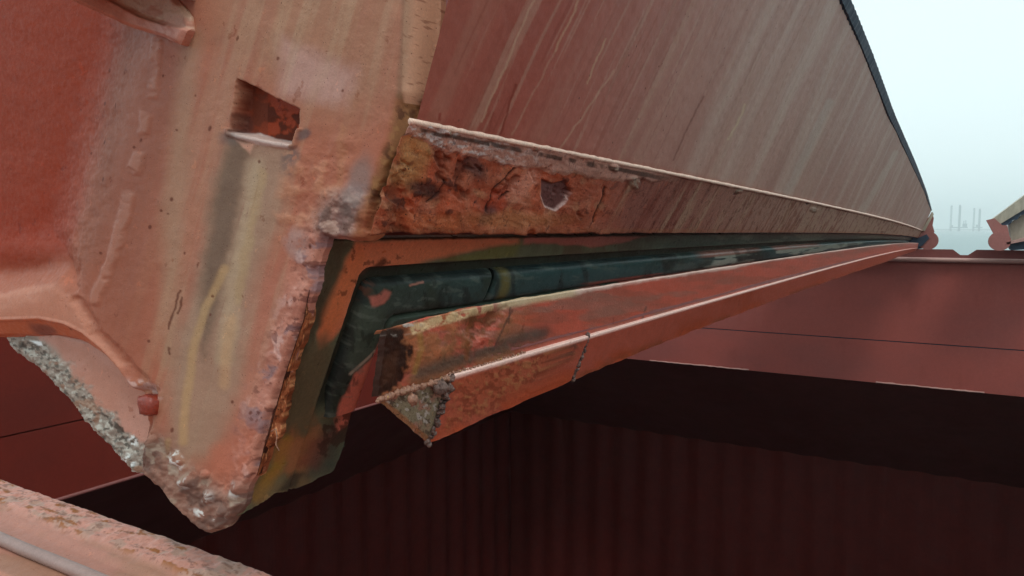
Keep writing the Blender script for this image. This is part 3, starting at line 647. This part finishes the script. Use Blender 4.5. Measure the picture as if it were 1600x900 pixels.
# ---- 5. the thick end plate (front face turned to us), modelled as a fine relief
st = 1.45
uu = np.arange(-150, 672, st); vv = np.arange(-80, 850, st)
u, v = np.meshgrid(uu, vv, indexing='ij')
outline = [(-190, -100), (655, -100), (655, 0), (653, 60), (648, 110), (641, 150), (634, 165), (640, 186), (634, 208), (622, 232), (608, 262), (592, 300), (580, 335), (576, 368), (566, 376), (548, 377), (534, 373), (520, 374), (508, 370),
           (500, 392), (492, 425), (488, 452), (472, 500), (455, 548), (440, 590), (428, 628), (414, 672), (404, 705), (398, 740), (384, 762), (376, 790), (364, 808), (345, 829), (322, 837), (302, 828), (282, 808), (262, 786), (240, 762), (222, 744),
           (214, 738), (218, 700), (226, 665), (222, 640), (212, 622), (196, 606), (176, 582), (152, 560), (128, 548), (100, 536), (60, 530), (0, 530), (-190, 532)]
sd_ = sdf(u, v, outline); jag = 3.2*(fbm(u*.09, v*.09, 501, 4)-.5)
rough_edge = ((u > 380) & (v > 150)) | (v > 640)
sd2 = sd_+jag*rough_edge
N1 = fbm(u*.015, v*.015, 502, 5); N2 = fbm(u*.05, v*.05, 503, 5); N3 = fbm(u*.13, v*.13, 504, 4)
wu = u+12*(N2-.5); wv = v+12*(fbm(u*.05+31, v*.05, 505, 5)-.5)
su = u+.27*(v-300)                                        # runs straight down the stains
S1 = fbm(su*.02, v*.0016, 511, 4); S2 = fbm(su*.07, v*.004, 512, 3); S3 = fbm(su*.2, v*.012, 513, 3)
# web boundary on the left, lower flange
web = [(-300, -300), (236, -300), (222, 40), (205, 130), (172, 230), (150, 330), (128, 400), (112, 452), (86, 438), (40, 452), (0, 459), (-300, 462)]
dw = sdf(wu, v, web)
h = -.045*(1-ss(-110, 30, dw+14*(N1-.5)))-.03*(1-ss(-40, 10, dw))*ss(380, 450, v)
lowweb = ss(380, 440, v)*(1-ss(-26, 2, dw)); h = np.minimum(h, -.075*(1-ss(-22, 4, dw))) if False else h
bead_d, bt = segd(wu, wv, [(246, 60), (236, 150), (214, 250), (190, 350), (172, 420), (150, 470)])
beadm = (1-ss(4, 13, bead_d))*ss(.35, .6, fbm(wu*.02, wv*.035, 515, 3)); h += .0035*beadm
# second low weld between flange and plate
bd2, _ = segd(wu, wv, [(118, 470), (150, 520), (180, 548), (205, 580), (240, 612)]); h -= .006*(1-ss(2, 14, bd2))
# flange lip at the arch: front edge faces down
arch = [(-90, 505), (0, 500), (60, 498), (100, 506), (130, 520), (160, 545), (190, 580), (214, 612), (226, 636)]
da, ta = segd(u, v, arch); below = v > np.interp(u, [p[0] for p in arch], [p[1] for p in arch])
under = below & (u < 226) & (v > 490) & (v < 660)
h = h-np.where(under, .0011*np.clip(da, 0, 30), 0)+.003*(1-ss(0, 5, da))*(u < 226)
h += -.012*(1-ss(0, 60, np.abs(da)))*(~below)*(u < 200)*0
# hole with its depth
hole = [(372, 123), (398, 136), (432, 154), (468, 171), (466, 192), (456, 224), (432, 221), (398, 214), (361, 206), (364, 180), (368, 150)]
dh = sdf(u+1.5*(N3-.5), v+1.5*(N3-.5), hole)
h -= .030*(1-ss(-2.2, 1.4, dh+4*(N3-.5))); h += .004*(1-ss(1, 7, np.abs(dh-4)))*(v > 200)
# lumpy corrosion
edge_d, et = segd(u, v, [(560, 320), (520, 350), (496, 380), (480, 450), (450, 530), (425, 600), (402, 680), (385, 740), (360, 790)])
em = 1-ss(8, 48, edge_d)
h += em*(.013*(fbm(wu*.028, wv*.028, 521, 4)-.42)+.0022*(N3-.5))
cl = blob(wu, wv, 532, 338, 36, 38); h += cl*(.012*(fbm(u*.035, v*.035, 522, 4)-.4)+.0012*(N3-.5))
tip = ss(0, 60, v-(690+.35*(u-250)))*(u > 180)*(u < 420); tip = np.maximum(tip, blob(wu, wv, 240, 730, 36, 50))
h += tip*(.014*(fbm(wu*.04, wv*.04, 523, 5)-.5)+.006*(N3-.5))
pm = ss(.5, .75, fbm(u*.012+4, v*.012, 525, 4)); h += .0009*(fbm(u*.12, v*.12, 526, 4)-.5)*(.2+pm)+.005*(N1-.5)
h += .003*area(wu, wv, [(470, 240), (560, 200), (540, 330), (480, 370), (430, 350)], 20)*(N2-.5)*2
for cx, cy, rr in ((276, 716, 9), (290, 750, 7), (328, 776, 9), (372, 762, 8), (345, 800, 6), (318, 742, 5), (236, 690, 7)):
    h += .007*blob(wu, wv, cx, cy, rr)
# rounded outer edges; side of the plate at the upper right
h -= .05*ss(0, 26, u-(632-.03*v))*(v < 190)
rim = [(612, 150), (604, 200), (588, 260), (568, 315), (556, 370)]
h -= .020*ss(-4, 40, u-np.interp(v, [150, 200, 260, 315, 370], [612, 604, 588, 568, 552]))*(v >= 140)*(v < 380)*ss(140, 170, v)
gr, _ = segd(wu, v, [(628, 210), (604, 262), (584, 310), (570, 360)]); h -= .010*(1-ss(1, 4, gr))
h -= .012*(1-ss(-7, 0, sd2))*0-.0
h -= .010*ss(-7, 0, sd2)*((v > 360) | (u < 300))
crk, _ = segd(wu, wv, [(236, 655), (226, 690), (216, 738)]); h -= .006*(1-ss(1, 4, crk))*(v > 640)
# knob hollow
h -= .016*blob(wu, wv, 222, 620, 18, 14)
# paint
c = base(u.shape, (166, 98, 74))
c = mix(c, (160, 114, 90), .9*area(u, v, [(330, -100), (660, -100), (640, 160), (540, 200), (420, 130), (330, 60)], 60))
c = mix(c, (186, 144, 134), .7*area(wu, wv, [(440, 60), (560, 110), (540, 165), (440, 150)], 18))
c = mix(c, (176, 110, 88), .7*area(u, v, [(380, 430), (480, 380), (450, 520), (390, 720), (340, 760), (340, 560)], 30))
c = mix(c, (158, 92, 70), .8*area(u, v, [(110, 300), (260, 100), (320, 160), (240, 420), (220, 600), (130, 500)], 40))
c = mix(c, (162, 100, 82), .35*ss(.5, .7, S1)); c = mix(c, (178, 152, 122), .28*ss(.45, .75, S2)*ss(280, 380, u+.2*v)); c = mix(c, (150, 96, 78), .15*ss(.6, .72, S3))
c = mix(c, (164, 134, 108), .5*line(u, v, [(300, 60), (270, 330), (265, 560)], 16, .9))
# stain below the hole
band = area(wu, v, [(362, 208), (455, 228), (440, 330), (400, 450), (380, 600), (330, 720), (260, 720), (268, 560), (318, 380), (340, 260)], 20)
c = mix(c, (156, 130, 110), .75*band); c = mix(c, (104, 86, 74), .75*area(wu, v, [(358, 210), (396, 216), (372, 330), (345, 480), (318, 560), (312, 460), (335, 300)], 14))
c = mix(c, (176, 152, 124), .7*line(wu, wv, [(400, 262), (390, 330), (366, 440), (352, 560)], 13, .9)*ss(.3, .55, S3+.1))
c = mix(c, (178, 142, 100), .75*line(u+.4*(wu-u), v, [(352, 420), (322, 480), (302, 550), (292, 620), (286, 690)], 6.5, .7))
c = mix(c, (184, 142, 104), .6*line(u+.4*(wu-u), v, [(362, 500), (354, 550), (350, 600)], 8, .8)); c = mix(c, (178, 146, 96), .8*line(u+.4*(wu-u), v, [(262, 690), (258, 712)], 5, .8))
c = mix(c, (170, 138, 96), .45*line(wu, v, [(410, 270), (384, 400), (372, 470)], 7, .8))
c = mix(c, (186, 132, 108), .6*line(wu, v, [(425, 240), (440, 250), (390, 300)], 12, .9)*0)
c = mix(c, (92, 86, 90), .7*blob(wu, wv, 474, 212, 12, 8, -.5)); c = mix(c, (104, 92, 92), .7*blob(wu, wv, 455, 250, 14, 22, .3)*ss(.4, .55, N3+.05))
c = mix(c, (166, 110, 80), .6*line(wu, v, [(536, 200), (528, 290)], 6, .8))
c = mix(c, (190, 130, 98), .6*area(wu, wv, [(450, 260), (540, 240), (520, 330), (470, 360), (430, 340)], 16)*ss(.4, .6, N2))
# web, deep orange
c = mix(c, (138, 48, 20), (1-ss(-100, 14, dw+22*(N1-.5)))*.97)
c = mix(c, (144, 46, 14), (1-ss(-60, -20, dw))*ss(200, 420, v)*.7)
c = mix(c, (134, 80, 60), .4*line(u, v, [(190, 60), (160, 250), (130, 400)], 22, .9))
c = mix(c, (184, 124, 102), .5*beadm)
c = mix(c, (190, 124, 98), .7*area(wu, wv, [(-90, 470), (80, 442), (110, 460), (150, 520), (200, 570), (180, 575), (120, 512), (60, 494), (-90, 500)], 5))  # flange top painted lighter, as the sky lights it
c = mix(c, (186, 92, 50), .9*under*(u < 150)); c = mix(c, (190, 116, 86), .85*under*ss(110, 170, u)); c = mix(c, (120, 74, 66), .8*under*blob(wu, wv, 52, 518, 18, 10))
# hole colours
c = mix(c, (150, 58, 28), 1-ss(-3, 0, dh)); c = mix(c, (90, 40, 26), (1-ss(-3, 0, dh))*ss(.5, .62, N2)); c = mix(c, (120, 62, 46), (1-ss(-1, 1, dh))*(u < 396)*.6)
c = mix(c, (196, 172, 164), .9*area(u+2*(N3-.5), v+2*(N3-.5), [(360, 206), (384, 205), (410, 214), (455, 221), (452, 232), (404, 226), (372, 216)], 1.6))
c = mix(c, (202, 146, 122), .8*area(wu, wv, [(370, 218), (400, 224), (392, 240)], 3))
c = mix(c, (86, 56, 50), .7*blob(wu, wv, 366, 190, 8, 14))
c = mix(c, (110, 100, 100), .5*blob(wu, wv, 362, 215, 16, 12))
# corroded right edge
ec = fbm(wu*.045, wv*.045, 531, 5)
c = mix(c, (180, 122, 106), em*.7); c = mix(c, (136, 112, 116), em*ss(.54, .68, ec)*.8); c = mix(c, (210, 170, 162), em*ss(.6, .7, fbm(u*.06, v*.03, 532, 4))*.6); c = mix(c, (98, 58, 54), em*ss(.62, .68, fbm(wu*.09, wv*.09, 533, 4))*.7)
c = mix(c, (168, 152, 150), .4*blob(wu, wv, 462, 378, 18, 22)*ss(.4, .6, N2+.1))
c = mix(c, (134, 104, 96), cl*.8); c = mix(c, (96, 72, 64), cl*.8*ss(.45, .7, fbm(u*.07, v*.07, 534, 4))*.8); c = mix(c, (186, 150, 134), cl*ss(.56, .64, fbm(u*.08+5, v*.08, 535, 4))*.6)
c = mix(c, (128, 120, 118), .6*blob(wu, wv, 560, 290, 20, 46, .3))
# rusty fringe beside the strip, tan side of the plate
fr = ss(-10, 6, u-np.interp(v, [130, 150, 200, 260, 315, 370], [640, 624, 612, 594, 572, 556])+6*(N2-.5))*(v > 135)
c = mix(c, (132, 92, 62), fr*.95); c = mix(c, (156, 116, 74), fr*ss(.5, .66, N3)*.6); c = mix(c, (80, 50, 38), fr*ss(.55, .64, fbm(u*.1, v*.04, 541, 4))*.8); c = mix(c, (166, 96, 70), fr*.6*ss(300, 350, v))
sdm = ss(-2, 2, u-(632-.03*v))*(v < 160); c = mix(c, (188, 142, 114), sdm*.95); c = mix(c, (132, 104, 84), .6*line(u, v, [(634, -80), (631, 60), (624, 150)], 5, .8)); c = mix(c, (120, 76, 60), .6*sdm*ss(.7, .74, fbm(u*.2, v*.2, 543, 3)))  # side face painted lighter, as the light catches it
# tip: grey-brown, with highlights painted as white spots
tc_ = np.clip(tip*1.2, 0, 1)
c = mix(c, (134, 104, 92), tc_*.85); c = mix(c, (92, 70, 64), tc_*ss(.5, .65, fbm(wu*.04, wv*.04, 551, 5))*.7); c = mix(c, (160, 142, 126), tc_*ss(.55, .66, fbm(wu*.06, wv*.06, 552, 5))*.7)
c = mix(c, (178, 104, 80), .75*area(wu, wv, [(350, 690), (400, 660), (392, 720), (350, 770), (320, 740), (330, 700)], 12))
c = mix(c, (226, 228, 226), .9*ss(.5, .56, N3)*(blob(wu, wv, 276, 718, 11, 13)+blob(wu, wv, 322, 803, 24, 6, .3)+.6*blob(wu, wv, 290, 752, 8)+.5*blob(wu, wv, 326, 777, 10)+.6*blob(wu, wv, 366, 765, 6, 12)))
c = mix(c, (186, 150, 142), .8*ss(.48, .56, N3)*area(wu, wv, [(196, 592), (250, 600), (256, 625), (225, 618)], 5))
for k in range(46):
    a_, b_ = 90+480*random.random(), 60+640*random.random(); c = mix(c, (96, 48, 38), .8*blob(u, v, a_, b_, 1.2+1.5*random.random(), 1.5+3*random.random(), .3, .4))
for pts_ in ([(281, 455), (262, 515)], [(284, 465), (276, 490)], [(265, 545), (262, 552)]): c = mix(c, (92, 50, 40), .8*line(wu, wv, pts_, 1.5, .6))
h = h*1.0-np.maximum(h, 0)*ss(-9, 0, sd2)*.9
# snap rim vertices to the ragged outline
gu, gv = np.gradient(sd2, st); gl = np.hypot(gu, gv)+1e-6
sn = (np.abs(sd2) < st*.75); u2 = np.where(sn, u-sd2*gu/gl, u); v2 = np.where(sn, v-sd2*gv/gl, v)
P = atY(u2, v2, Y0+0*u); P[..., 1] -= h
cc_ = .25*(sd2[:-1, :-1]+sd2[1:, :-1]+sd2[1:, 1:]+sd2[:-1, 1:]) < 0
sheet('end_plate', P, c, M_end, hc, cc_, (0, .012, 0))
# back plate seen through the arch, with its crumbling grey edge
uu = np.arange(0, 300, 1.4); vv = np.arange(480, 770, 1.4); u, v = np.meshgrid(uu, vv, indexing='ij')
outC = [(8, 500), (260, 560), (262, 700), (240, 745), (222, 742), (206, 738), (190, 722), (176, 704), (150, 680), (128, 652), (104, 622), (80, 596), (56, 572), (32, 556), (14, 544), (8, 530)]
N2 = fbm(u*.06, v*.06, 603, 5); N3 = fbm(u*.16, v*.16, 604, 4); wu = u+10*(N2-.5); wv = v+10*(N3-.5)
sd2 = sdf(u, v, outC)+5*(fbm(u*.12, v*.12, 601, 4)-.5)
dd, _ = segd(u, v, [(0, 534), (56, 574), (104, 624), (150, 680), (190, 722), (206, 738)])
gm = 1-ss(32, 46, dd+34*(N2-.5))
c = base(u.shape, (190, 140, 124)); c = mix(c, (176, 118, 96), ss(.45, .7, fbm(u*.02, v*.02, 605))*.5)
c = mix(c, (160, 160, 150), .8*area(u, v, [(66, 530), (90, 545), (112, 585), (100, 600), (66, 560)], 6)*.6)
c = mix(c, (146, 138, 128), gm*.95); c = mix(c, (184, 180, 170), gm*ss(.55, .62, N3)*.8); c = mix(c, (92, 88, 82), gm*ss(.58, .66, fbm(u*.2, v*.2, 608, 4))*.9); c = mix(c, (150, 112, 90), gm*ss(.62, .7, N2)*.7)
c = mix(c, (230, 236, 236), .9*ss(.5, .56, N3)*(blob(wu, wv, 206, 690, 8, 9)+blob(wu, wv, 200, 722, 13, 9, .5))); c = mix(c, (238, 246, 248), .95*area(u, v, [(48, 532), (64, 534), (67, 540), (60, 540)], 1.5))  # small white sliver is sky through a gap, painted on
c = mix(c, (70, 60, 54), .85*(line(wu, wv, [(182, 664), (192, 672)], 3, .5)+blob(wu, wv, 34, 540, 5, 6)))
h = gm*(.010*(fbm(u*.07, v*.07, 609, 5)-.5)+.005*(fbm(u*.25, v*.25, 610, 3)-.5))-.004*ss(-8, 0, sd2)+.002*(N2-.5)
gu, gv = np.gradient(sd2, 1.4); gl = np.hypot(gu, gv)+1e-6; sn = np.abs(sd2) < 1.1
P = atY(np.where(sn, u-sd2*gu/gl, u), np.where(sn, v-sd2*gv/gl, v), Y0+.04+0*u); P[..., 1] -= h
cc_ = .25*(sd2[:-1, :-1]+sd2[1:, :-1]+sd2[1:, 1:]+sd2[:-1, 1:]) < 0
sheet('back_plate', P, c, M_end, hc, cc_, (0, .02, 0))
# red lug in the notch
V = []; Fc = []; k, m_ = 10, 14; ctr = atY(236, 632, .800); rg = np.random.default_rng(5)
for i in range(k+1):
    for j in range(m_):
        th, ph = math.pi*i/k, 2*math.pi*j/m_; q = np.array([math.sin(th)*math.cos(ph), math.sin(th)*math.sin(ph), math.cos(th)])
        q = np.sign(q)*np.abs(q)**.6; V.append(ctr+q*np.array([.024, .018, .019])*(1+.07*rg.normal()))
for i in range(k):
    for j in range(m_): Fc.append((i*m_+j, i*m_+(j+1) % m_, (i+1)*m_+(j+1) % m_, (i+1)*m_+j))
solid('lug', [(V, Fc)], M_lug, hc, True)
# rust scale peeling along the edge beside the seal
n = 90; a = np.linspace(0, 1, n); bq = np.linspace(0, 1, 12); s, t = np.meshgrid(a, bq, indexing='ij')
lu = np.interp(s, [0, .15, .4, .7, .9, 1], [483, 474, 447, 424, 411, 401]); lv = np.interp(s, [0, .15, .4, .7, .9, 1], [452, 500, 580, 660, 705, 742])
wd_ = np.interp(s, [0, .1, .5, .85, 1], [2, 12, 14, 18, 8])*(.8+.5*(fbm(s*14, s*0, 701, 4)-.5)*2)
u = lu+t*wd_; v = lv+.1*t*wd_+3*(fbm(s*20, t*2, 703, 3)-.5)
P = atY(u, v, .800+.016*t+.006*(fbm(s*16, t*3, 702, 4)-.5))
N2 = fbm(s*30, t*4, 704, 4); c = base(u.shape, (158, 90, 56)); c = mix(c, (96, 54, 38), .8*ss(.5, .7, N2)); c = mix(c, (206, 140, 92), ss(.62, .7, fbm(s*40, t*5, 706, 3))); c = mix(c, (70, 40, 30), 1-ss(.08, .2, t))
sheet('rust_scale', P, c, M_rust, hc, None, (-.004, .014, 0))
# stiffener flange at the top left, overhanging the web, reach and depth enlarged to shade it
fpts = [(-120, -140), (40, -60), (98, -4), (140, 14), (200, 42), (250, 56), (277, 69), (288, 44), (285, 22), (262, -5), (240, -60), (200, -140)]
uu = np.arange(-60, 300, 1.6); vv = np.arange(-120, 80, 1.6); u, v = np.meshgrid(uu, vv, indexing='ij')
N2 = fbm(u*.06, v*.06, 801, 4); N3 = fbm(u*.15, v*.15, 802, 4)
sd2 = sdf(u, v, fpts)+2.4*(fbm(u*.08, v*.08, 803, 3)-.5)
cd, _ = segd(u, v, [(60, -60), (165, -2), (215, 25), (256, 39)]); above = ss(-2, 6, -(v-np.interp(u, [60, 165, 215, 256, 290], [-60, -2, 25, 39, 46])))
c = base(u.shape, (186, 116, 92)); c = mix(c, (190, 156, 132), above*.9); c = mix(c, (196, 148, 136), .7*blob(u, v, 262, 44, 24, 22)); c = mix(c, (112, 74, 60), .7*(1-ss(.5, 2.2, cd))); c = mix(c, (170, 92, 68), .5*ss(.55, .65, N2))
h = -.012*above+.004*(N2-.5)+.004*(N3-.5)*above-.006*ss(-6, 0, sd2)
gu, gv = np.gradient(sd2, 1.6); gl = np.hypot(gu, gv)+1e-6; sn = np.abs(sd2) < 1.2
P = atY(np.where(sn, u-sd2*gu/gl, u), np.where(sn, v-sd2*gv/gl, v), Y0-.02-.09*(1-ss(60, 235, u))-.22*(1-ss(-60, 70, u))); P[..., 1] -= h
cc_ = .25*(sd2[:-1, :-1]+sd2[1:, :-1]+sd2[1:, 1:]+sd2[:-1, 1:]) < 0
sheet('stiffener_flange', P, c, M_end, hc, cc_, (0, .50, 0))
# far end of the cover: bracket and roller
brk = [(1456, 331), (1459, 341), (1457, 352), (1460, 362), (1455, 372), (1440, 376), (1430, 365), (1442, 350), (1452, 338)]
solid('end_bracket', [pxprism(brk, YE+.02, .12)], M_far, hc)
def disc(cu, cv, ru, Y, dY, n=24):
    ce = atY(cu, cv, Y); rr = ru/1150*Y/.857*.82
    return prism([ce+np.array([rr*math.cos(2*math.pi*i/n), 0, rr*math.sin(2*math.pi*i/n)]) for i in range(n)], (0, dY, 0))
solid('end_wall', [pxprism([(1416, 356), (1450, 350), (1454, 372), (1446, 388), (1400, 392), (1396, 372)], YE+.06, .04)], M_dark, hc)
solid('roller', [disc(1450, 376, 13, YE+.04, .16)], M_far, hc, False)
solid('end_band', [pxprism([(1457, 331), (1459, 335), (1445, 361), (1440, 360)], YE-.03, .05)], M_beige, hc)
solid('stop_block', [pxprism([(1434, 372), (1448, 366), (1452, 372), (1442, 383), (1432, 388), (1426, 386)], YE+.0, .2)], M_dark, hc)
# ------------------------------------------------------------------ second cover at the right edge
rcv = empty('hatch_cover', 'partly raised hatch cover with a beige panel and red end bracket at the right edge', 'hatch cover', (.9, 18.4, -.45))
solid('top_plate', [pxprism([(1550, 343), (1600, 306), (1660, 262), (1668, 276), (1604, 325), (1558, 353)], 18.4, 1.1)], M_beige, rcv)
solid('side_panel', [pxprism([(1578, 350), (1604, 332), (1668, 290), (1672, 352), (1604, 371), (1580, 379)], 18.7, .8)], M_beige, rcv)
tz = [(1558, 352), (1604, 325), (1668, 276), (1668, 292)]
k = 9
for i in range(k):
    a = 1-i/(k-1); uu_ = 1566+(1660-1566)*a; vb = 352+(288-352)*a; tz += [(uu_+5, vb-3+(3 if i else 0)), (uu_, vb+7)]
solid('serrated_shadow', [pxprism(tz, 18.45, .2)], M_dark, rcv)  # toothed shadow under the top plate, built as a dark strip
solid('end_bracket', [pxprism([(1541, 344), (1554, 341), (1566, 352), (1574, 352), (1578, 372), (1576, 382), (1552, 376), (1554, 368)], 18.35, .2)], M_far, rcv)
solid('roller', [disc(1562, 377, 13, 18.3, .25)], M_far, rcv)
solid('lip', [pxprism([(1572, 379), (1604, 371), (1668, 356), (1668, 361), (1604, 376), (1574, 382)], 18.3, .9)], M_pink, rcv)
solid('bottom_edge', [pxprism([(1574, 382), (1604, 376), (1668, 361), (1668, 392), (1600, 390), (1580, 391)], 18.45, .6)], M_dark, rcv)
# ------------------------------------------------------------------ jack-up rigs on the horizon
def rig(name, label, legs, D, hull, extra, blocks):
    r_ = empty(name, label, 'oil rig', tuple(atZ(np.array(legs[0][0]), np.array(358.), -15.)*0+np.array([atY(legs[0][0], 357, D)[0], D, -15])), 'jack-up rigs on the horizon')
    for (lu, vt_, dd) in legs:
        top = atY(lu, vt_, D+dd); x0, y0 = top[0], D+dd; H = top[2]; parts = []; w_ = 3.4
        ch = [(x0-w_, y0), (x0+w_, y0), (x0, y0+w_*1.6)]
        for cx, cy in ch: parts.append(box((cx-1, cy-1, -15), (cx+1, cy+1, H)))
        nb = 16
        for i in range(nb):
            z0 = -15+(H+15)*i/nb; z1 = -15+(H+15)*(i+1)/nb
            for a, b in ((0, 1), (1, 2), (2, 0)):
                A_, B_ = (ch[a], ch[b]) if i % 2 else (ch[b], ch[a])
                parts.append(tube([(A_[0], A_[1], z0), (B_[0], B_[1], z1)], .45, 4)); parts.append(tube([(A_[0], A_[1], z1), (B_[0], B_[1], z1)], .4, 4))
        solid('leg', parts, M_rig, r_)
    u0, u1, v0, v1 = hull; a = atY(u0, v0, D); b = atY(u1, v1, D)
    solid('hull', [box((a[0], D-10, b[2]), (b[0], D+70, a[2]))], M_rig, r_)
    for nm, (bu0, bu1, bv0, bv1) in blocks:
        a = atY(bu0, bv0, D-5); b = atY(bu1, bv1, D-5); solid(nm, [box((a[0], D-5, b[2]), (b[0], D+30, a[2]))], M_rig, r_)
    return r_
rig('drilling_rig', 'left hazy oil rig on the horizon, with the two taller lattice legs', [(1487, 321, 0), (1500, 320, 0), (1500.6, 322, 60)], 4500, (1484, 1512, 354.6, 356.2), None, [('deck_house', (1504, 1511, 349.5, 354.5)), ('crane', (1508.7, 1509.4, 344, 353)), ('derrick', (1505.5, 1506.7, 345, 350)), ('deck_house', (1486, 1489, 352, 354.5))])
rig('drilling_rig', 'right hazy oil rig on the horizon, with the two shorter closely spaced lattice legs', [(1522.5, 325, 0), (1531, 326, 0), (1531.5, 328, 60)], 4700, (1520, 1535, 354.6, 356), None, [('deck_house', (1525, 1529, 351, 354.6))])
# ------------------------------------------------------------------ haze over the sea
hz = solid('haze', [box((-R-300, -R-300, -16.4), (R+300, R+300, 220))], None); tag(hz, kind='stuff')
m = bpy.data.materials.new('sea_haze'); m.use_nodes = True; t = m.node_tree; t.nodes.remove(t.nodes['Principled BSDF'])
pv = t.nodes.new('ShaderNodeVolumePrincipled'); pv.inputs['Color'].default_value = (.975, .995, 1, 1); pv.inputs['Density'].default_value = .0003; pv.inputs['Anisotropy'].default_value = .2
t.links.new(pv.outputs[0], t.nodes['Material Output'].inputs['Volume']); hz.data.materials.append(m)

solid('wire', [tube([atY(a, b, .79) for a, b in ((424, 674), (431, 670), (433, 682), (431, 694), (436, 704))], .0011, 6)], M_w1, hc, True)
